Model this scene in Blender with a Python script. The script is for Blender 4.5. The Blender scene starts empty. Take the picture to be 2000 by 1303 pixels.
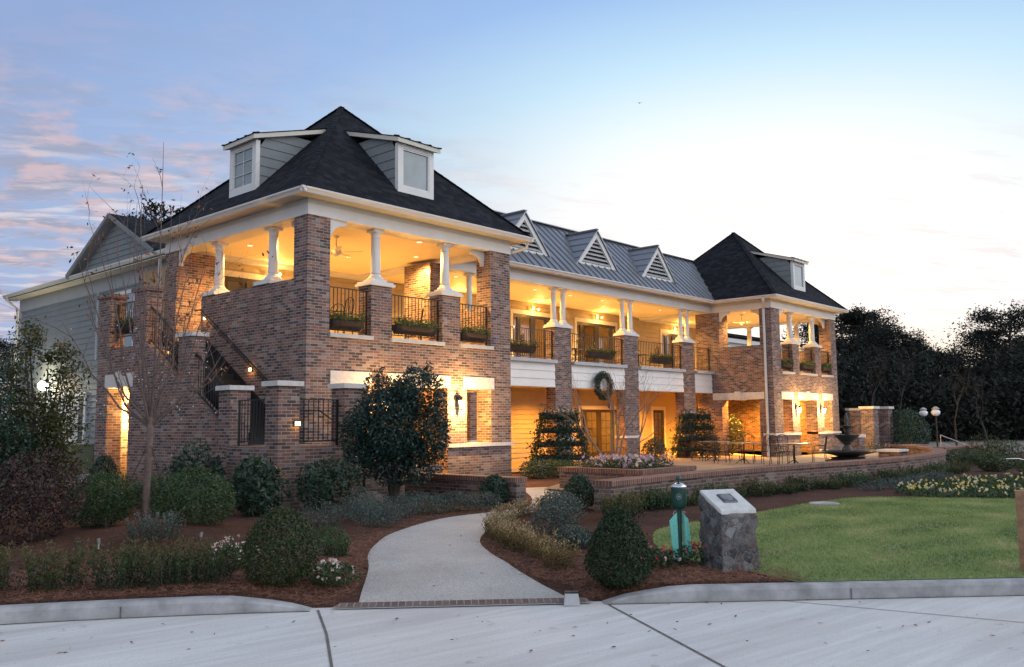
import bpy, math, random
import numpy as np
from mathutils import Vector, Matrix
random.seed(7); rng = np.random.default_rng(7)
S = bpy.context.scene
COL = S.collection

# ------------------------------------------------------------------ camera
CAM = np.array([-11.5178, -16.6425, 1.2727]); YAW, PIT, ROL = .8369, .1019, -.0090
fw = np.array([math.sin(YAW)*math.cos(PIT), math.cos(YAW)*math.cos(PIT), math.sin(PIT)])
r0 = np.array([math.cos(YAW), -math.sin(YAW), 0.]); u0 = np.cross(r0, fw)
rt = r0*math.cos(ROL)+u0*math.sin(ROL); up = u0*math.cos(ROL)-r0*math.sin(ROL)
cd = bpy.data.cameras.new('camera'); cam = bpy.data.objects.new('camera', cd); COL.objects.link(cam)
M = Matrix.Identity(4)
for i in range(3):
    M[i][0], M[i][1], M[i][2], M[i][3] = rt[i], up[i], -fw[i], CAM[i]
cam.matrix_world = M
cd.sensor_width = 36; cd.lens = 30.81; cd.clip_start = .1; cd.clip_end = 3000
S.camera = cam
S.view_settings.view_transform = 'Standard'; S.view_settings.look = 'None'
S.view_settings.exposure = 0.0; S.view_settings.gamma = 1
S.cycles.use_denoising = True
try: S.cycles.denoiser = 'OPENIMAGEDENOISE'
except Exception: pass
S.cycles.max_bounces = 7; S.cycles.diffuse_bounces = 4; S.cycles.glossy_bounces = 3
S.cycles.transparent_max_bounces = 8; S.cycles.sample_clamp_indirect = 6

# ------------------------------------------------------------------ node helper
class NT:
    def __init__(s, nt): s.nt = nt; s.L = nt.links
    def n(s, t, **k):
        o = s.nt.nodes.new(t)
        for a, b in k.items(): setattr(o, a, b)
        return o
    def put(s, sock, v):
        if v is None: return
        if isinstance(v, bpy.types.NodeSocket): s.L.new(v, sock)
        elif isinstance(v, (tuple, list)) and len(v) == 3 and sock.type == 'RGBA': sock.default_value = (*v, 1)
        else: sock.default_value = v
    def math(s, op, a, b=None, c=None, clamp=False):
        o = s.n('ShaderNodeMath', operation=op, use_clamp=clamp)
        s.put(o.inputs[0], a); s.put(o.inputs[1], b); s.put(o.inputs[2], c); return o.outputs[0]
    def vmath(s, op, a, b=None, out=0):
        o = s.n('ShaderNodeVectorMath', operation=op); s.put(o.inputs[0], a); s.put(o.inputs[1], b); return o.outputs[out]
    def mix(s, f, a, b, mode='MIX'):
        o = s.n('ShaderNodeMix', data_type='RGBA', blend_type=mode); s.put(o.inputs[0], f); s.put(o.inputs[6], a); s.put(o.inputs[7], b); return o.outputs[2]
    def ramp(s, f, stops, interp='LINEAR'):
        o = s.n('ShaderNodeValToRGB'); cr = o.color_ramp; cr.interpolation = interp
        while len(cr.elements) < len(stops): cr.elements.new(.5)
        for e, (p, c) in zip(cr.elements, stops): e.position = p; e.color = (*c, 1) if len(c) == 3 else c
        s.put(o.inputs[0], f); return o.outputs[0]
    def noise(s, v, scale, detail=4, rough=.55, out=0, dim='3D'):
        o = s.n('ShaderNodeTexNoise', noise_dimensions=dim); s.put(o.inputs['Vector'], v)
        o.inputs['Scale'].default_value = scale; o.inputs['Detail'].default_value = detail; o.inputs['Roughness'].default_value = rough
        return o.outputs[out]
    def mapr(s, v, a, b, c=0., d=1., smooth=False):
        o = s.n('ShaderNodeMapRange'); o.interpolation_type = 'SMOOTHSTEP' if smooth else 'LINEAR'
        for i, x in enumerate((v, a, b, c, d)): s.put(o.inputs[i], x)
        return o.outputs[0]
    def scale(s, v, x, y, z):
        return s.vmath('MULTIPLY', v, (x, y, z))
    def xyz(s, v):
        o = s.n('ShaderNodeSeparateXYZ'); s.put(o.inputs[0], v); return o.outputs
    def comb(s, x, y, z):
        o = s.n('ShaderNodeCombineXYZ'); s.put(o.inputs[0], x); s.put(o.inputs[1], y); s.put(o.inputs[2], z); return o.outputs[0]
    def bump(s, h, st=.3, dist=.02):
        o = s.n('ShaderNodeBump'); o.inputs['Strength'].default_value = st; o.inputs['Distance'].default_value = dist
        s.put(o.inputs['Height'], h); return o.outputs[0]

# ------------------------------------------------------------------ world: dusk sky
SUN_AZ = math.atan2(.9, .44)          # x over y: azimuth of the afterglow
W = bpy.data.worlds.new('World'); S.world = W; W.use_nodes = True
W.node_tree.nodes.clear(); t = NT(W.node_tree)
d = t.n('ShaderNodeTexCoord').outputs['Generated']
dn = t.vmath('NORMALIZE', d); X, Y, Z = t.xyz(dn)
def dirv(u, v):
    k = fw + rt*(u-1000)/1711.6 - up*(v-651)/1711.6
    return tuple(k/np.linalg.norm(k))
glow = dirv(1480, 470); low = dirv(1880, 690); pinkd = dirv(120, 520)
el = t.math('ARCSINE', Z)
GAZ = math.atan2(glow[0], glow[1])
daz = t.math('ARCCOSINE', t.math('MINIMUM', t.math('DIVIDE', t.math('ADD', t.math('MULTIPLY', X, math.sin(GAZ)), t.math('MULTIPLY', Y, math.cos(GAZ))), t.math('MAXIMUM', t.math('SQRT', t.math('SUBTRACT', 1., t.math('MULTIPLY', Z, Z))), .001)), .99999))
dele = t.math('SUBTRACT', el, math.radians(10))
de = t.math('MAXIMUM', dele, t.math('MULTIPLY', dele, -.3))
F = t.math('SQRT', t.math('ADD', t.math('POWER', t.math('MULTIPLY', daz, .45), 2.), t.math('MULTIPLY', de, de)))
base = t.ramp(t.math('DIVIDE', F, math.radians(45)), [
    (.0, (1.12, 1.10, 1.07)), (.13, (1.06, 1.07, 1.06)), (.20, (.86, .98, 1.03)), (.28, (.57, .81, .98)),
    (.39, (.33, .53, .88)), (.52, (.25, .40, .72)), (1., (.40, .48, .64))])
# unseen sky behind the camera, brightened as added fill for the facade
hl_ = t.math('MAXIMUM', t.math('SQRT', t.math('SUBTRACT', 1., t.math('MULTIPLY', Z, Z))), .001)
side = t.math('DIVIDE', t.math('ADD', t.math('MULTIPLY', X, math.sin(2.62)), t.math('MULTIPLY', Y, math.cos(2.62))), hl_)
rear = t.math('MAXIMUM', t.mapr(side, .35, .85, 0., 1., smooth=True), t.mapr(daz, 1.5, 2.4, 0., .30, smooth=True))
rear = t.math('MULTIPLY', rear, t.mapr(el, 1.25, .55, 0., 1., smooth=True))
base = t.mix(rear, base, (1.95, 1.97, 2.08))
# horizon brightening (pale, slightly warm toward the glow)
hz = t.mapr(el, .0, .42, 1., 0., smooth=True)
base = t.mix(t.math('MULTIPLY', t.math('MULTIPLY', hz, t.mapr(daz, 1.2, .3, 0., 1.)), .30), base, (.88, .80, .82))
warm = t.math('MULTIPLY', t.mapr(t.vmath('DOT_PRODUCT', dn, low, out=1), .955, 1., 0., 1., smooth=True), t.mapr(el, .01, .13, 1., 0., smooth=True))
base = t.mix(t.math('MULTIPLY', warm, .75), base, (1.0, .90, .66))
# clouds on a flat layer
den = t.math('ADD', t.math('MAXIMUM', Z, 0.), .10)
cp = t.comb(t.math('DIVIDE', X, den), t.math('DIVIDE', Y, den), 0.)
ax = SUN_AZ
rotc = t.n('ShaderNodeVectorRotate', rotation_type='Z_AXIS'); t.put(rotc.inputs['Vector'], cp); rotc.inputs['Angle'].default_value = .55
cs = t.scale(rotc.outputs[0], 2.2, 3.2, 1.)
warp = t.noise(cs, .9, 3, .5, out=1)
cs2 = t.vmath('ADD', cs, t.vmath('SCALE', warp, None)) if False else t.vmath('ADD', cs, t.scale(warp, .5, .5, 0))
n1 = t.noise(cs2, 1.5, 9, .62)
n2 = t.noise(cs2, 3.1, 6, .6)
lav = t.math('MULTIPLY', t.mapr(t.vmath('DOT_PRODUCT', dn, pinkd, out=1),   .80, .97, 0., .40, smooth=True), t.mapr(el, .55, .2, 0.2, 1.))
base = t.mix(lav, base, (.40, .43, .58))
left = t.mapr(t.vmath('DOT_PRODUCT', dn, pinkd, out=1), .86, .985, 0., 1., smooth=True)
cov = t.mapr(n1, .40, .60, 0., 1., smooth=True)
cm = t.math('MULTIPLY', t.math('MULTIPLY', cov, left), t.mapr(el, .40, .24, .12, 1., smooth=True))
pink = t.mix(t.mapr(n2, .42, .60, 0., 1., smooth=True), (.36, .36, .46), (.74, .50, .48))
base = t.mix(t.math('MULTIPLY', cm, .78), base, pink)
# thin lavender wisps low over the middle and right
mid = t.math('MULTIPLY', t.mapr(el, .0, .06, 0., 1., smooth=True), t.mapr(el, .34, .19, 0., 1., smooth=True))
n3 = t.noise(t.scale(cs2, .75, 1.9, 1.), 1.7, 8, .6)
cov2 = t.mapr(n3, .50, .64, 0., 1., smooth=True)
base = t.mix(t.math('MULTIPLY', t.math('MULTIPLY', cov2, t.math('MULTIPLY', mid, t.mapr(F, .04, .16, .55, 1.))), .70), base, t.mix(n2, (.62, .63, .75), (.98, .86, .80)))
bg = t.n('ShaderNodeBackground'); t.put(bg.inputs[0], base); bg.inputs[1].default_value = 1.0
sky = t.n('ShaderNodeTexSky', sky_type='NISHITA'); sky.sun_disc = False
sky.sun_elevation = math.radians(2.0); sky.sun_rotation = SUN_AZ
bg2 = t.n('ShaderNodeBackground'); t.put(bg2.inputs[0], sky.outputs[0]); bg2.inputs[1].default_value = .012
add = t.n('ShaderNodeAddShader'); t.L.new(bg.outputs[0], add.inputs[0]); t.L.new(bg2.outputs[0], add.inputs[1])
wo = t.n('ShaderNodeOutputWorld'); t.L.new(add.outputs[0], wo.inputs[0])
# last light of the sun, almost gone, from behind the house
sd = bpy.data.lights.new('sun', 'SUN'); sd.energy = .25; sd.angle = math.radians(12); sd.color = (1, .78, .55)
so = bpy.data.objects.new('sun', sd); COL.objects.link(so)
sv = Vector((-math.sin(SUN_AZ), -math.cos(SUN_AZ), -.10)); so.rotation_euler = sv.to_track_quat('-Z', 'Y').to_euler()
WARM = (1.0, .50, .12); WARM2 = (1.0, .36, .04)

# ------------------------------------------------------------------ materials
def newmat(name):
    m = bpy.data.materials.new(name); m.use_nodes = True; nt = m.node_tree; nt.nodes.clear(); t = NT(nt)
    b = t.n('ShaderNodeBsdfPrincipled'); o = t.n('ShaderNodeOutputMaterial'); t.L.new(b.outputs[0], o.inputs[0])
    return m, t, b
def setb(t, b, col=None, rough=None, normal=None, metal=None, spec=None):
    if col is not None: t.put(b.inputs['Base Color'], col)
    if rough is not None: t.put(b.inputs['Roughness'], rough)
    if metal is not None: t.put(b.inputs['Metallic'], metal)
    if spec is not None: t.put(b.inputs['Specular IOR Level'], spec)
    if normal is not None: t.put(b.inputs['Normal'], normal)
def simple(name, col, rough=.6, metal=0., var=.15, sc=6., bump=0., spec=.4):
    m, t, b = newmat(name)
    p = t.n('ShaderNodeNewGeometry').outputs['Position']
    n = t.noise(p, sc, 5, .6)
    lo = tuple(c*(1-var) for c in col); hi = tuple(min(1, c*(1+var)) for c in col)
    setb(t, b, t.mix(t.mapr(n, .3, .7), lo, hi), rough, t.bump(t.noise(p, sc*9, 3), bump, .01) if bump else None, metal, spec)
    return m
def brick(name, stops, mortar, w=.2132, h=.0677, mw=.0105, rotate=False, dark=None):
    m, t, b = newmat(name)
    u, v, _ = t.xyz(t.n('ShaderNodeUVMap').outputs[0])
    if rotate: u, v = v, u
    row = t.math('FLOOR', t.math('DIVIDE', v, h))
    off = t.math('MULTIPLY', t.math('MODULO', t.math('ABSOLUTE', row), 2.), .5)
    uu = t.math('ADD', t.math('DIVIDE', u, w), off)
    colx = t.math('FLOOR', uu)
    fu = t.math('MULTIPLY', t.math('FRACT', uu), w); fv = t.math('MULTIPLY', t.math('FRACT', t.math('DIVIDE', v, h)), h)
    eu = t.math('MINIMUM', fu, t.math('SUBTRACT', w, fu)); ev = t.math('MINIMUM', fv, t.math('SUBTRACT', h, fv))
    e = t.math('MINIMUM', eu, ev)
    pos = t.n('ShaderNodeNewGeometry').outputs['Position']
    jit = t.math('MULTIPLY', t.math('SUBTRACT', t.noise(pos, 30, 2), .5), .008)
    mask = t.mapr(t.math('ADD', e, jit), mw*.35, mw*.75, 0., 1., smooth=True)
    wn = t.n('ShaderNodeTexWhiteNoise', noise_dimensions='2D'); t.put(wn.inputs['Vector'], t.comb(colx, row, 0.))
    c = t.ramp(wn.outputs['Value'], stops, 'CONSTANT')
    sm = t.noise(pos, 14, 5, .7)
    c = t.mix(t.mapr(sm, .58, .76, 0., .45), c, (.26, .215, .20))          # white tumbled smears
    c = t.mix(t.mapr(t.noise(pos, 1.1, 4), .35, .7, 0., .30), c, (.08, .055, .05))
    col = t.mix(mask, mortar, c)
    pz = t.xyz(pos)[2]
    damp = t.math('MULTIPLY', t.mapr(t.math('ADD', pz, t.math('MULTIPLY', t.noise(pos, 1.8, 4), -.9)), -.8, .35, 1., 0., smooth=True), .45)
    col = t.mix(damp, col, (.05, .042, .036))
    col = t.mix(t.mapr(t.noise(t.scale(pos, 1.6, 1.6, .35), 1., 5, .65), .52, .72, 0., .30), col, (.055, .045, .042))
    setb(t, b, col, .88, t.bump(t.math('ADD', mask, t.math('MULTIPLY', sm, .5)), .5, .012), spec=.25)
    return m
BST = [(.0, (.070, .050, .049)), (.16, (.142, .086, .075)), (.32, (.205, .102, .078)), (.48, (.168, .112, .100)), (.62, (.238, .142, .112)), (.75, (.088, .066, .066)), (.85, (.29, .21, .18)), (.94, (.215, .175, .168))]
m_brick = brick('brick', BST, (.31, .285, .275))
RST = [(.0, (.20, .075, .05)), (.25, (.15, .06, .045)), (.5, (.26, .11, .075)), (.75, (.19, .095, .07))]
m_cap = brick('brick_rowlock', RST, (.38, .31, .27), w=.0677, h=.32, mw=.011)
m_white = simple('white_paint', (.58, .58, .57), .5, sc=2, var=.05)
m_cream = simple('cream_paint', (.50, .48, .42), .55, sc=2, var=.06)
m_stone = simple('cast_stone', (.54, .52, .50), .75, sc=9, var=.12, bump=.1)
m_sill = simple('slate_sill', (.40, .41, .43), .6, sc=9, var=.12)
m_gutter = simple('gutter_paint', (.54, .54, .53), .35, sc=2, var=.04)
m_ceil = simple('porch_ceiling', (.78, .70, .50), .6, sc=1.5, var=.04)
m_floor = simple('porch_floor', (.48, .42, .34), .7, sc=4)
m_trimg = simple('grey_trim', (.30, .32, .33), .6, sc=2, var=.06)
m_sidg = simple('grey_siding', (.17, .19, .20), .65, sc=3, var=.08)
m_sidt = simple('tan_siding', (.33, .27, .17), .65, sc=3, var=.08)
m_lap = simple('white_lap', (.70, .69, .67), .55, sc=2, var=.05)
m_iron = simple('black_iron', (.018, .018, .02), .45, .3, sc=20, var=.2)
m_dark = simple('dark_door_paint', (.022, .022, .022), .4, sc=8)
m_step = simple('dark_steel_tread', (.012, .013, .014), .6, sc=8)
m_bark = simple('bark', (.125, .088, .078), .9, sc=18, var=.35, bump=.4)
m_barkd = simple('dark_bark', (.05, .04, .035), .95, sc=12, var=.3)
m_green = simple('dark_green_enamel', (.012, .055, .045), .35, sc=9, var=.15)
m_chrome = simple('polished_metal', (.7, .7, .7), .18, 1., sc=9, var=.05)
m_towel = simple('teal_towel', (.22, .66, .58), .9, sc=40, var=.12, bump=.3)
m_post = simple('cedar_post', (.26, .15, .085), .8, sc=16, var=.25, bump=.2)
m_plaque = simple('bronze_plaque', (.10, .10, .12), .4, .6, sc=60, var=.35)
m_slab = simple('pale_stone_slab', (.50, .51, .50), .7, sc=12, var=.14, bump=.15)
m_basket = simple('coco_liner', (.055, .036, .026), .95, sc=40, var=.35, bump=.4)
m_soil = simple('soil', (.04, .028, .02), .95, sc=20)
m_founts = simple('dark_cast_iron', (.035, .038, .042), .35, .4, sc=14, var=.25)
m_box = simple('green_cabinet', (.18, .19, .12), .55, sc=4)
m_tank = simple('fixture_grey', (.36, .37, .38), .5, sc=9)
m_wood = simple('dark_interior_wood', (.022, .014, .009), .55, sc=9, var=.3)
def emis(name, col, st):
    m = bpy.data.materials.new(name); m.use_nodes = True; m.node_tree.nodes.clear(); t = NT(m.node_tree)
    e = t.n('ShaderNodeEmission'); t.put(e.inputs[0], col); e.inputs[1].default_value = st
    o = t.n('ShaderNodeOutputMaterial'); t.L.new(e.outputs[0], o.inputs[0]); return m
m_lamp = emis('lit_glass', (1., .72, .36), 9.)
m_lampw = emis('lit_flood', (1., .90, .68), 40.)
m_can = emis('lit_downlight', (1., .78, .45), 3.)
m_stepl = emis('lit_step_light', (1., .70, .38), 5.)
def glass(name, tint=(.75, .8, .8), refl=.25):
    m = bpy.data.materials.new(name); m.use_nodes = True; m.node_tree.nodes.clear(); t = NT(m.node_tree)
    a = t.n('ShaderNodeBsdfTransparent'); t.put(a.inputs[0], tint)
    g = t.n('ShaderNodeBsdfGlossy'); g.inputs['Roughness'].default_value = .03
    f = t.n('ShaderNodeFresnel'); f.inputs[0].default_value = 1.5
    x = t.n('ShaderNodeMixShader'); t.put(x.inputs[0], t.math('ADD', f.outputs[0], refl*.2, clamp=True)); t.L.new(a.outputs[0], x.inputs[1]); t.L.new(g.outputs[0], x.inputs[2])
    o = t.n('ShaderNodeOutputMaterial'); t.L.new(x.outputs[0], o.inputs[0]); return m
m_glass = glass('clear_pane')
m_pane = simple('dormer_pane', (.20, .24, .26), .12, sc=1.5, spec=.8)
m_globe = simple('frosted_globe', (.75, .78, .82), .2, sc=3, var=.05)

def shingle():
    m, t, b = newmat('asphalt_shingle')
    u, v, _ = t.xyz(t.n('ShaderNodeUVMap').outputs[0])
    h = .145; row = t.math('FLOOR', t.math('DIVIDE', v, h))
    w1 = t.n('ShaderNodeTexWhiteNoise', noise_dimensions='1D'); t.put(w1.inputs['W'], row)
    uu = t.math('ADD', t.math('DIVIDE', u, .22), t.math('MULTIPLY', w1.outputs['Value'], 3.)); cl = t.math('FLOOR', uu)
    w2 = t.n('ShaderNodeTexWhiteNoise', noise_dimensions='2D'); t.put(w2.inputs['Vector'], t.comb(cl, row, 0.))
    c = t.ramp(w2.outputs['Value'], [(0, (.006, .007, .010)), (.5, (.011, .0125, .017)), (1, (.020, .022, .028))])
    p = t.n('ShaderNodeNewGeometry').outputs['Position']
    c = t.mix(t.mapr(t.noise(p, 90, 2), .4, .7, 0, .3), c, (.026, .027, .031))
    fv = t.math('FRACT', t.math('DIVIDE', v, h)); fu = t.math('FRACT', uu)
    thick = t.math('MULTIPLY', t.mapr(w2.outputs['Value'], .3, .7, .4, 1.), t.math('SUBTRACT', 1., fv))
    setb(t, b, c, .95, t.bump(t.math('SUBTRACT', thick, t.mapr(fu, 0., .06, .5, 0.)), .8, .02), spec=.12); return m
m_shing = shingle()
def metalroof():
    m, t, b = newmat('standing_seam_metal')
    p = t.n('ShaderNodeNewGeometry').outputs['Position']
    n = t.noise(t.scale(p, 3, .5, .5), 2., 5, .6)
    setb(t, b, t.mix(n, (.20, .215, .245), (.30, .315, .345)), t.mapr(n, .3, .7, .32, .48), t.bump(t.noise(p, 1.4, 2), .06, .03), .75); return m
m_metal = metalroof()
def concrete():
    m, t, b = newmat('road_concrete')
    p = t.n('ShaderNodeNewGeometry').outputs['Position']
    rot = t.n('ShaderNodeVectorRotate', rotation_type='Z_AXIS'); t.put(rot.inputs['Vector'], p); rot.inputs['Angle'].default_value = .15
    st = t.noise(t.scale(rot.outputs[0], .55, 7., 1.), 1.6, 6, .6)     # drag-broom streaks
    big = t.noise(p, .55, 5, .6); fine = t.noise(p, 160, 3, .6)
    c = t.mix(t.mapr(st, .3, .72), (.45, .45, .45), (.62, .62, .615))
    c = t.mix(t.mapr(big, .4, .72, 0., .5), c, (.42, .40, .37))
    c = t.mix(t.mapr(t.noise(t.scale(rot.outputs[0], .18, 1.1, 1.), 1.3, 4), .52, .70, 0., .6), c, (.30, .295, .29))
    c = t.mix(t.mapr(fine, .35, .7, 0., .5), c, (.64, .64, .63))
    c = t.mix(t.mapr(t.noise(p, 75, 2), .60, .70, 0., .5), c, (.25, .24, .23))
    spot = t.mapr(t.noise(p, 5.5, 2), .70, .76, 0., .35)
    c = t.mix(spot, c, (.16, .15, .14))
    setb(t, b, c, .82, t.bump(t.math('ADD', t.noise(t.scale(rot.outputs[0], 3, 60, 1.), 4, 2), fine), .25, .004), spec=.3); return m
m_road = concrete()
def aggregate():
    m, t, b = newmat('exposed_aggregate')
    p = t.n('ShaderNodeNewGeometry').outputs['Position']
    vo = t.n('ShaderNodeTexVoronoi'); t.put(vo.inputs['Vector'], p); vo.inputs['Scale'].default_value = 150
    c = t.ramp(t.xyz(vo.outputs['Color'])[0], [(0, (.27, .265, .26)), (.4, (.37, .365, .355)), (.75, (.47, .455, .435)), (1, (.60, .585, .56))])
    c = t.mix(t.mapr(t.noise(p, 1.2, 5), .4, .7, 0., .35), c, (.20, .185, .165))
    setb(t, b, c, .8, t.bump(vo.outputs['Distance'], .5, .008), spec=.3); return m
m_agg = aggregate()
m_kerb = simple('kerb_concrete', (.29, .295, .305), .85, sc=3.5, var=.38, bump=.2)
def straw(name, a, bcol, c3):
    m, t, b = newmat(name)
    p = t.n('ShaderNodeNewGeometry').outputs['Position']
    wv = t.noise(p, 3., 3, .6, out=1)
    q = t.vmath('ADD', p, t.scale(wv, .6, .6, 0))
    s1 = t.noise(t.scale(q, 120, 14, 1), 1., 3, .6); s2 = t.noise(t.scale(q, 14, 120, 1), 1., 3, .6)
    s = t.math('MAXIMUM', s1, s2)
    c = t.ramp(s, [(.42, a), (.58, bcol), (.72, c3)])
    c = t.mix(t.mapr(t.noise(p, 1.3, 4), .4, .7, 0., .5), c, a)
    setb(t, b, c, .95, t.bump(s, .9, .02), spec=.15); return m
m_straw = straw('pine_straw_ground', (.028, .015, .011), (.090, .044, .032), (.17, .09, .062))
m_needle = simple('pine_needles', (.26, .125, .08), .9, sc=30, var=.45)
m_mulch = straw('bark_mulch', (.025, .014, .012), (.07, .04, .035), (.13, .085, .075))
def lawn():
    m, t, b = newmat('turf')
    p = t.n('ShaderNodeNewGeometry').outputs['Position']
    n = t.noise(p, .8, 5, .6); f = t.noise(t.scale(p, 1, 1, .3), 40, 4, .7)
    c = t.mix(t.mapr(f, .3, .7), (.145, .205, .07), (.25, .325, .115))
    c = t.mix(t.mapr(t.noise(t.scale(p, 1., 2.2, 1), 1.1, 5, .65), .53, .68, 0., .8), c, (.32, .27, .15))
    c = t.mix(t.mapr(n, .4, .65, 0., .4), c, (.11, .17, .07))
    setb(t, b, c, .9, t.bump(f, .9, .03), spec=.2); return m
m_lawn = lawn()
def leafm(name, cols, trans=.25, rough=.5, sc=9.):
    m = bpy.data.materials.new(name); m.use_nodes = True; m.node_tree.nodes.clear(); t = NT(m.node_tree)
    at = t.n('ShaderNodeAttribute', attribute_name='tint').outputs['Fac']
    c = t.ramp(at, [(i/(len(cols)-1) if len(cols) > 1 else 0, k) for i, k in enumerate(cols)])
    b = t.n('ShaderNodeBsdfPrincipled'); t.put(b.inputs['Base Color'], c); b.inputs['Roughness'].default_value = rough
    b.inputs['Specular IOR Level'].default_value = .35
    tr = t.n('ShaderNodeBsdfTranslucent'); t.put(tr.inputs[0], c)
    x = t.n('ShaderNodeMixShader'); x.inputs[0].default_value = trans; t.L.new(b.outputs[0], x.inputs[1]); t.L.new(tr.outputs[0], x.inputs[2])
    o = t.n('ShaderNodeOutputMaterial'); t.L.new(x.outputs[0], o.inputs[0]); return m
m_lbox = leafm('boxwood_leaf', [(.014, .030, .014), (.024, .048, .018), (.042, .068, .022), (.10, .085, .03)])
m_ldark = leafm('holly_leaf', [(.010, .030, .022), (.018, .048, .032), (.035, .075, .045), (.05, .09, .06)], rough=.35)
m_lholly = leafm('evergreen_leaf', [(.006, .022, .020), (.010, .032, .028), (.020, .050, .042), (.035, .07, .058)], trans=.12, rough=.35)
m_lolive = leafm('olive_leaf', [(.018, .032, .012), (.034, .05, .017), (.06, .075, .024), (.12, .10, .04)])
m_lgreen = leafm('shrub_leaf', [(.013, .034, .014), (.025, .06, .022), (.042, .085, .03), (.065, .10, .04)])
m_lred = leafm('plum_leaf', [(.022, .012, .016), (.045, .022, .026), (.075, .035, .035), (.045, .05, .03)])
m_lgold = leafm('gold_heather', [(.035, .04, .014), (.08, .06, .018), (.14, .09, .028), (.20, .14, .05), (.42, .34, .2)])
m_lgrey = leafm('sage_leaf', [(.022, .04, .032), (.045, .07, .055), (.075, .105, .085), (.14, .16, .16)])
m_lpine = leafm('pine_leaf', [(.005, .008, .007), (.009, .013, .010), (.016, .021, .014)], trans=.1, rough=.8)
m_lbrown = leafm('dry_leaf', [(.10, .04, .02), (.2, .07, .03), (.25, .12, .07)])
m_pansy = leafm('pansy_petal', [(.62, .60, .55), (.55, .34, .38), (.30, .22, .50), (.66, .62, .30), (.24, .05, .08)], rough=.7)
m_fwhite = leafm('white_petal', [(.75, .74, .68), (.72, .66, .58), (.68, .42, .42)], rough=.7)
m_fyel = leafm('yellow_petal', [(.65, .50, .06), (.60, .55, .25), (.62, .60, .5)], rough=.7)
m_fred = leafm('red_petal', [(.35, .03, .04), (.5, .08, .08), (.65, .6, .55)], rough=.7)
def stonem():
    m, t, b = newmat('rubble_stone')
    p = t.n('ShaderNodeNewGeometry').outputs['Position']
    q = t.vmath('ADD', p, t.scale(t.noise(p, 9, 2, .5, out=1), .05, .05, .05))
    vo = t.n('ShaderNodeTexVoronoi', feature='DISTANCE_TO_EDGE'); t.put(vo.inputs['Vector'], q); vo.inputs['Scale'].default_value = 10
    vc = t.n('ShaderNodeTexVoronoi'); t.put(vc.inputs['Vector'], q); vc.inputs['Scale'].default_value = 10
    c = t.ramp(t.xyz(vc.outputs['Color'])[0], [(0, (.035, .036, .042)), (.35, (.075, .078, .085)), (.6, (.09, .065, .06)), (.8, (.13, .135, .14)), (1, (.2, .2, .205))])
    c = t.mix(t.mapr(t.noise(p, 22, 5, .7), .45, .75, 0., .7), c, (.24, .245, .25))
    mk = t.mapr(vo.outputs['Distance'], .012, .05, 0., 1., smooth=True)
    c = t.mix(mk, (.23, .22, .21), c)
    setb(t, b, c, .85, t.bump(t.math('ADD', mk, t.math('MULTIPLY', t.noise(p, 30, 4), .6)), .9, .03), spec=.3); return m
m_rub = stonem()

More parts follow.
